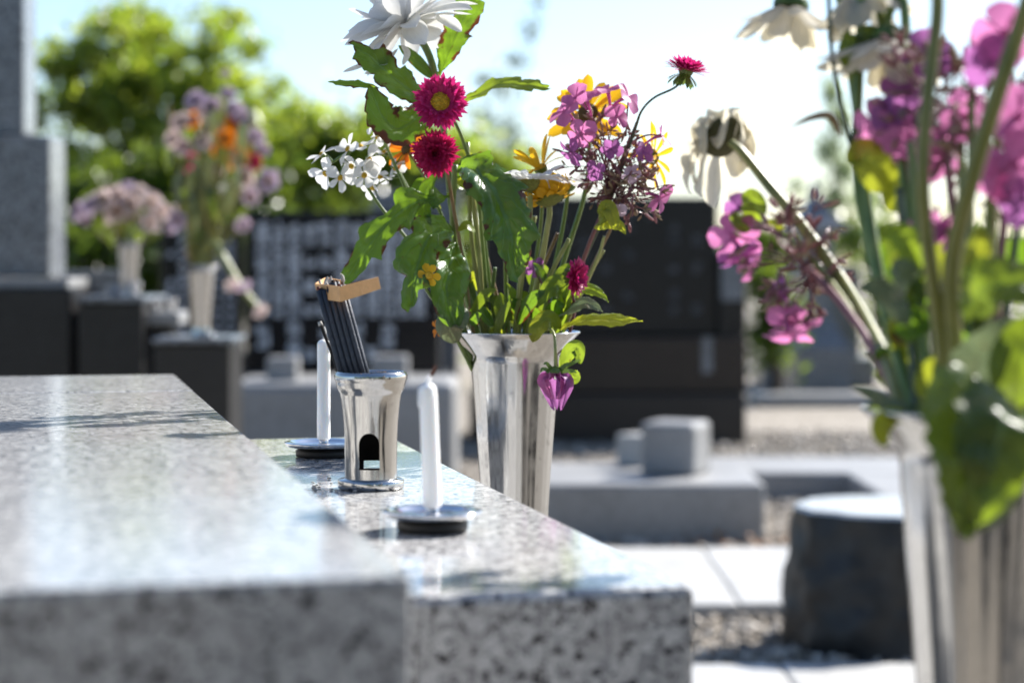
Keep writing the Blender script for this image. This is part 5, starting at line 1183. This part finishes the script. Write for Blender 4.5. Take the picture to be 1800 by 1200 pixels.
tree('conifer', 'hazy blue green tree leaning against the pale sky right of the white chrysanthemum', 'tree', (P(870, 0, d).x, d, 0),
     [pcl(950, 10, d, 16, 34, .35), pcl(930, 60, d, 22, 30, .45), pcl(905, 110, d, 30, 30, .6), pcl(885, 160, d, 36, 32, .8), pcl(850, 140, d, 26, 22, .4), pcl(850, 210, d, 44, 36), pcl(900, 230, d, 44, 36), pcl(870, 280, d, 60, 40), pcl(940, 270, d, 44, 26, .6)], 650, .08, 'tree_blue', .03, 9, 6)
d = 32.0
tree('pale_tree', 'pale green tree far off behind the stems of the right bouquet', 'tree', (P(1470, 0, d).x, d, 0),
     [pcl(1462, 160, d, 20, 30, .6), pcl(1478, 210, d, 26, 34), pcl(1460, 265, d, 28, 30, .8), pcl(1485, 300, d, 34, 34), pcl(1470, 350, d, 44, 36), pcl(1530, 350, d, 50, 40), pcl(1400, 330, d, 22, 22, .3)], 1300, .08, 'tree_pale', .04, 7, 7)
d = 11.5
tree('hedge_bush', 'dark green shrub right of the black gravestone', 'bush', (P(1352, 0, d).x, d, 0), [pcl(1345, 500, d, 40, 40), pcl(1370, 560, d, 50, 60), pcl(1345, 600, d, 40, 50)], 1700, .035, 'tree_dark', .04, 3, 8)
d = 12.5
tree('hedge_bush', 'dark rounded shrub behind the right bouquet', 'bush', (P(1585, 0, d).x, d, 0), [pcl(1560, 430, d, 50, 50), pcl(1600, 480, d, 60, 70), pcl(1680, 470, d, 70, 80), pcl(1570, 560, d, 50, 60), pcl(1760, 480, d, 70, 80)], 3600, .035, 'tree_dark', .04, 5, 9)
d = 20.0
tree('hedge_bush', 'blurred green shrubs on the horizon just right of the black gravestone', 'bush', (P(1370, 0, d).x, d, 0), [pcl(1335, 425, d, 34, 28, .7), pcl(1380, 440, d, 40, 30), pcl(1500, 420, d, 40, 36, .8), pcl(1350, 470, d, 60, 30)], 2400, .05, 'tree_dark', .04, 4, 11)
d = 48.0
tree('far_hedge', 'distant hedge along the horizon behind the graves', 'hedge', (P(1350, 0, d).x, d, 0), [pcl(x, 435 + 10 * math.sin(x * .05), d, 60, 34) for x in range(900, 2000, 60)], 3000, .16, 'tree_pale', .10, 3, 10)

# --- unseen dark evergreens added behind the photographer, dimming the faces turned towards the lens
d = -5.0
tb2 = thing('added_evergreen_row', (0, -5.5, 0), 'added row of dark evergreens out of view behind the viewer, mirrored in the steel vases', 'hedge')
part('trunk', tb2, *join(*[tube([Vector((x, -5.5, 0)), Vector((x + .1, -5.5, 1.6)), Vector((x, -5.4, 3.2))], [.14, .05], 8) for x in (-6.5, -4, -1.5, 1.2, 3.8, 6.4)]), 'bark', origin=(0, -5.5, 0))
rr2 = random.Random(2)
leaf_cloud(tb2, [(rr2.uniform(-8, 8), rr2.uniform(-6.2, -4.9), rr2.uniform(.3, 4.6), rr2.uniform(.5, .9), .5, rr2.uniform(.5, .9), 1) for _ in range(90)], 16000, .11, 'tree_dark', 12)
# --- gravestones added out of view, giving the steel vases dark stripes to mirror
for (x, y, w_, h_, m) in [(-1.5, -.9, .34, 1.3, 'black'), (-.75, -1.7, .30, 1.5, 'dark_tier'), (.12, -2.3, .34, 1.6, 'black'), (.62, -1.2, .20, 1.3, 'dark_tier'), (1.15, -.75, .20, 1.2, 'black'), (1.8, -.9, .30, 1.3, 'dark_tier'), (2.3, .1, .28, 1.3, 'black')]:
    t = thing('gravestone', (x, y, 0), 'dark gravestone added out of view behind the viewer, mirrored as a dark stripe in the steel vases', 'gravestone', 'added gravestones behind the viewer')
    block('stone', t, x, y, R(8), -w_ / 2, w_ / 2, -.11, .11, .201, h_, m, .01); block('base_stone', t, x, y, R(8), -w_ / 2 - .08, w_ / 2 + .08, -.2, .2, 0, .20, 'dark_tier', .01)

# --- dry leaves blown against the enclosure kerb
fv = []; rq = random.Random(6)
for k in range(26):
    p = Vector((P(rq.uniform(1180, 1400), 0, 5.6).x, rq.uniform(5.45, 5.68), .022)); a = rq.uniform(0, 6.28); ln_k = rq.uniform(.015, .03)
    t = Vector((math.cos(a), math.sin(a), rq.uniform(-.2, .5))); g = leaf_geo([p, p + t * ln_k * .5 + Vector((0, 0, .006)), p + t * ln_k], ln_k * .6, (0, 0, 1), n=8, m=2, seed=k); fv.append((g[0], g[1]))
V, Fc = join(*fv); o = part('dry_leaves', None, V, Fc, 'orange_leaf'); o['kind'] = 'stuff'; o['label'] = 'dry orange brown leaves on the gravel at the foot of the enclosure kerb'; o['category'] = 'dry leaves'
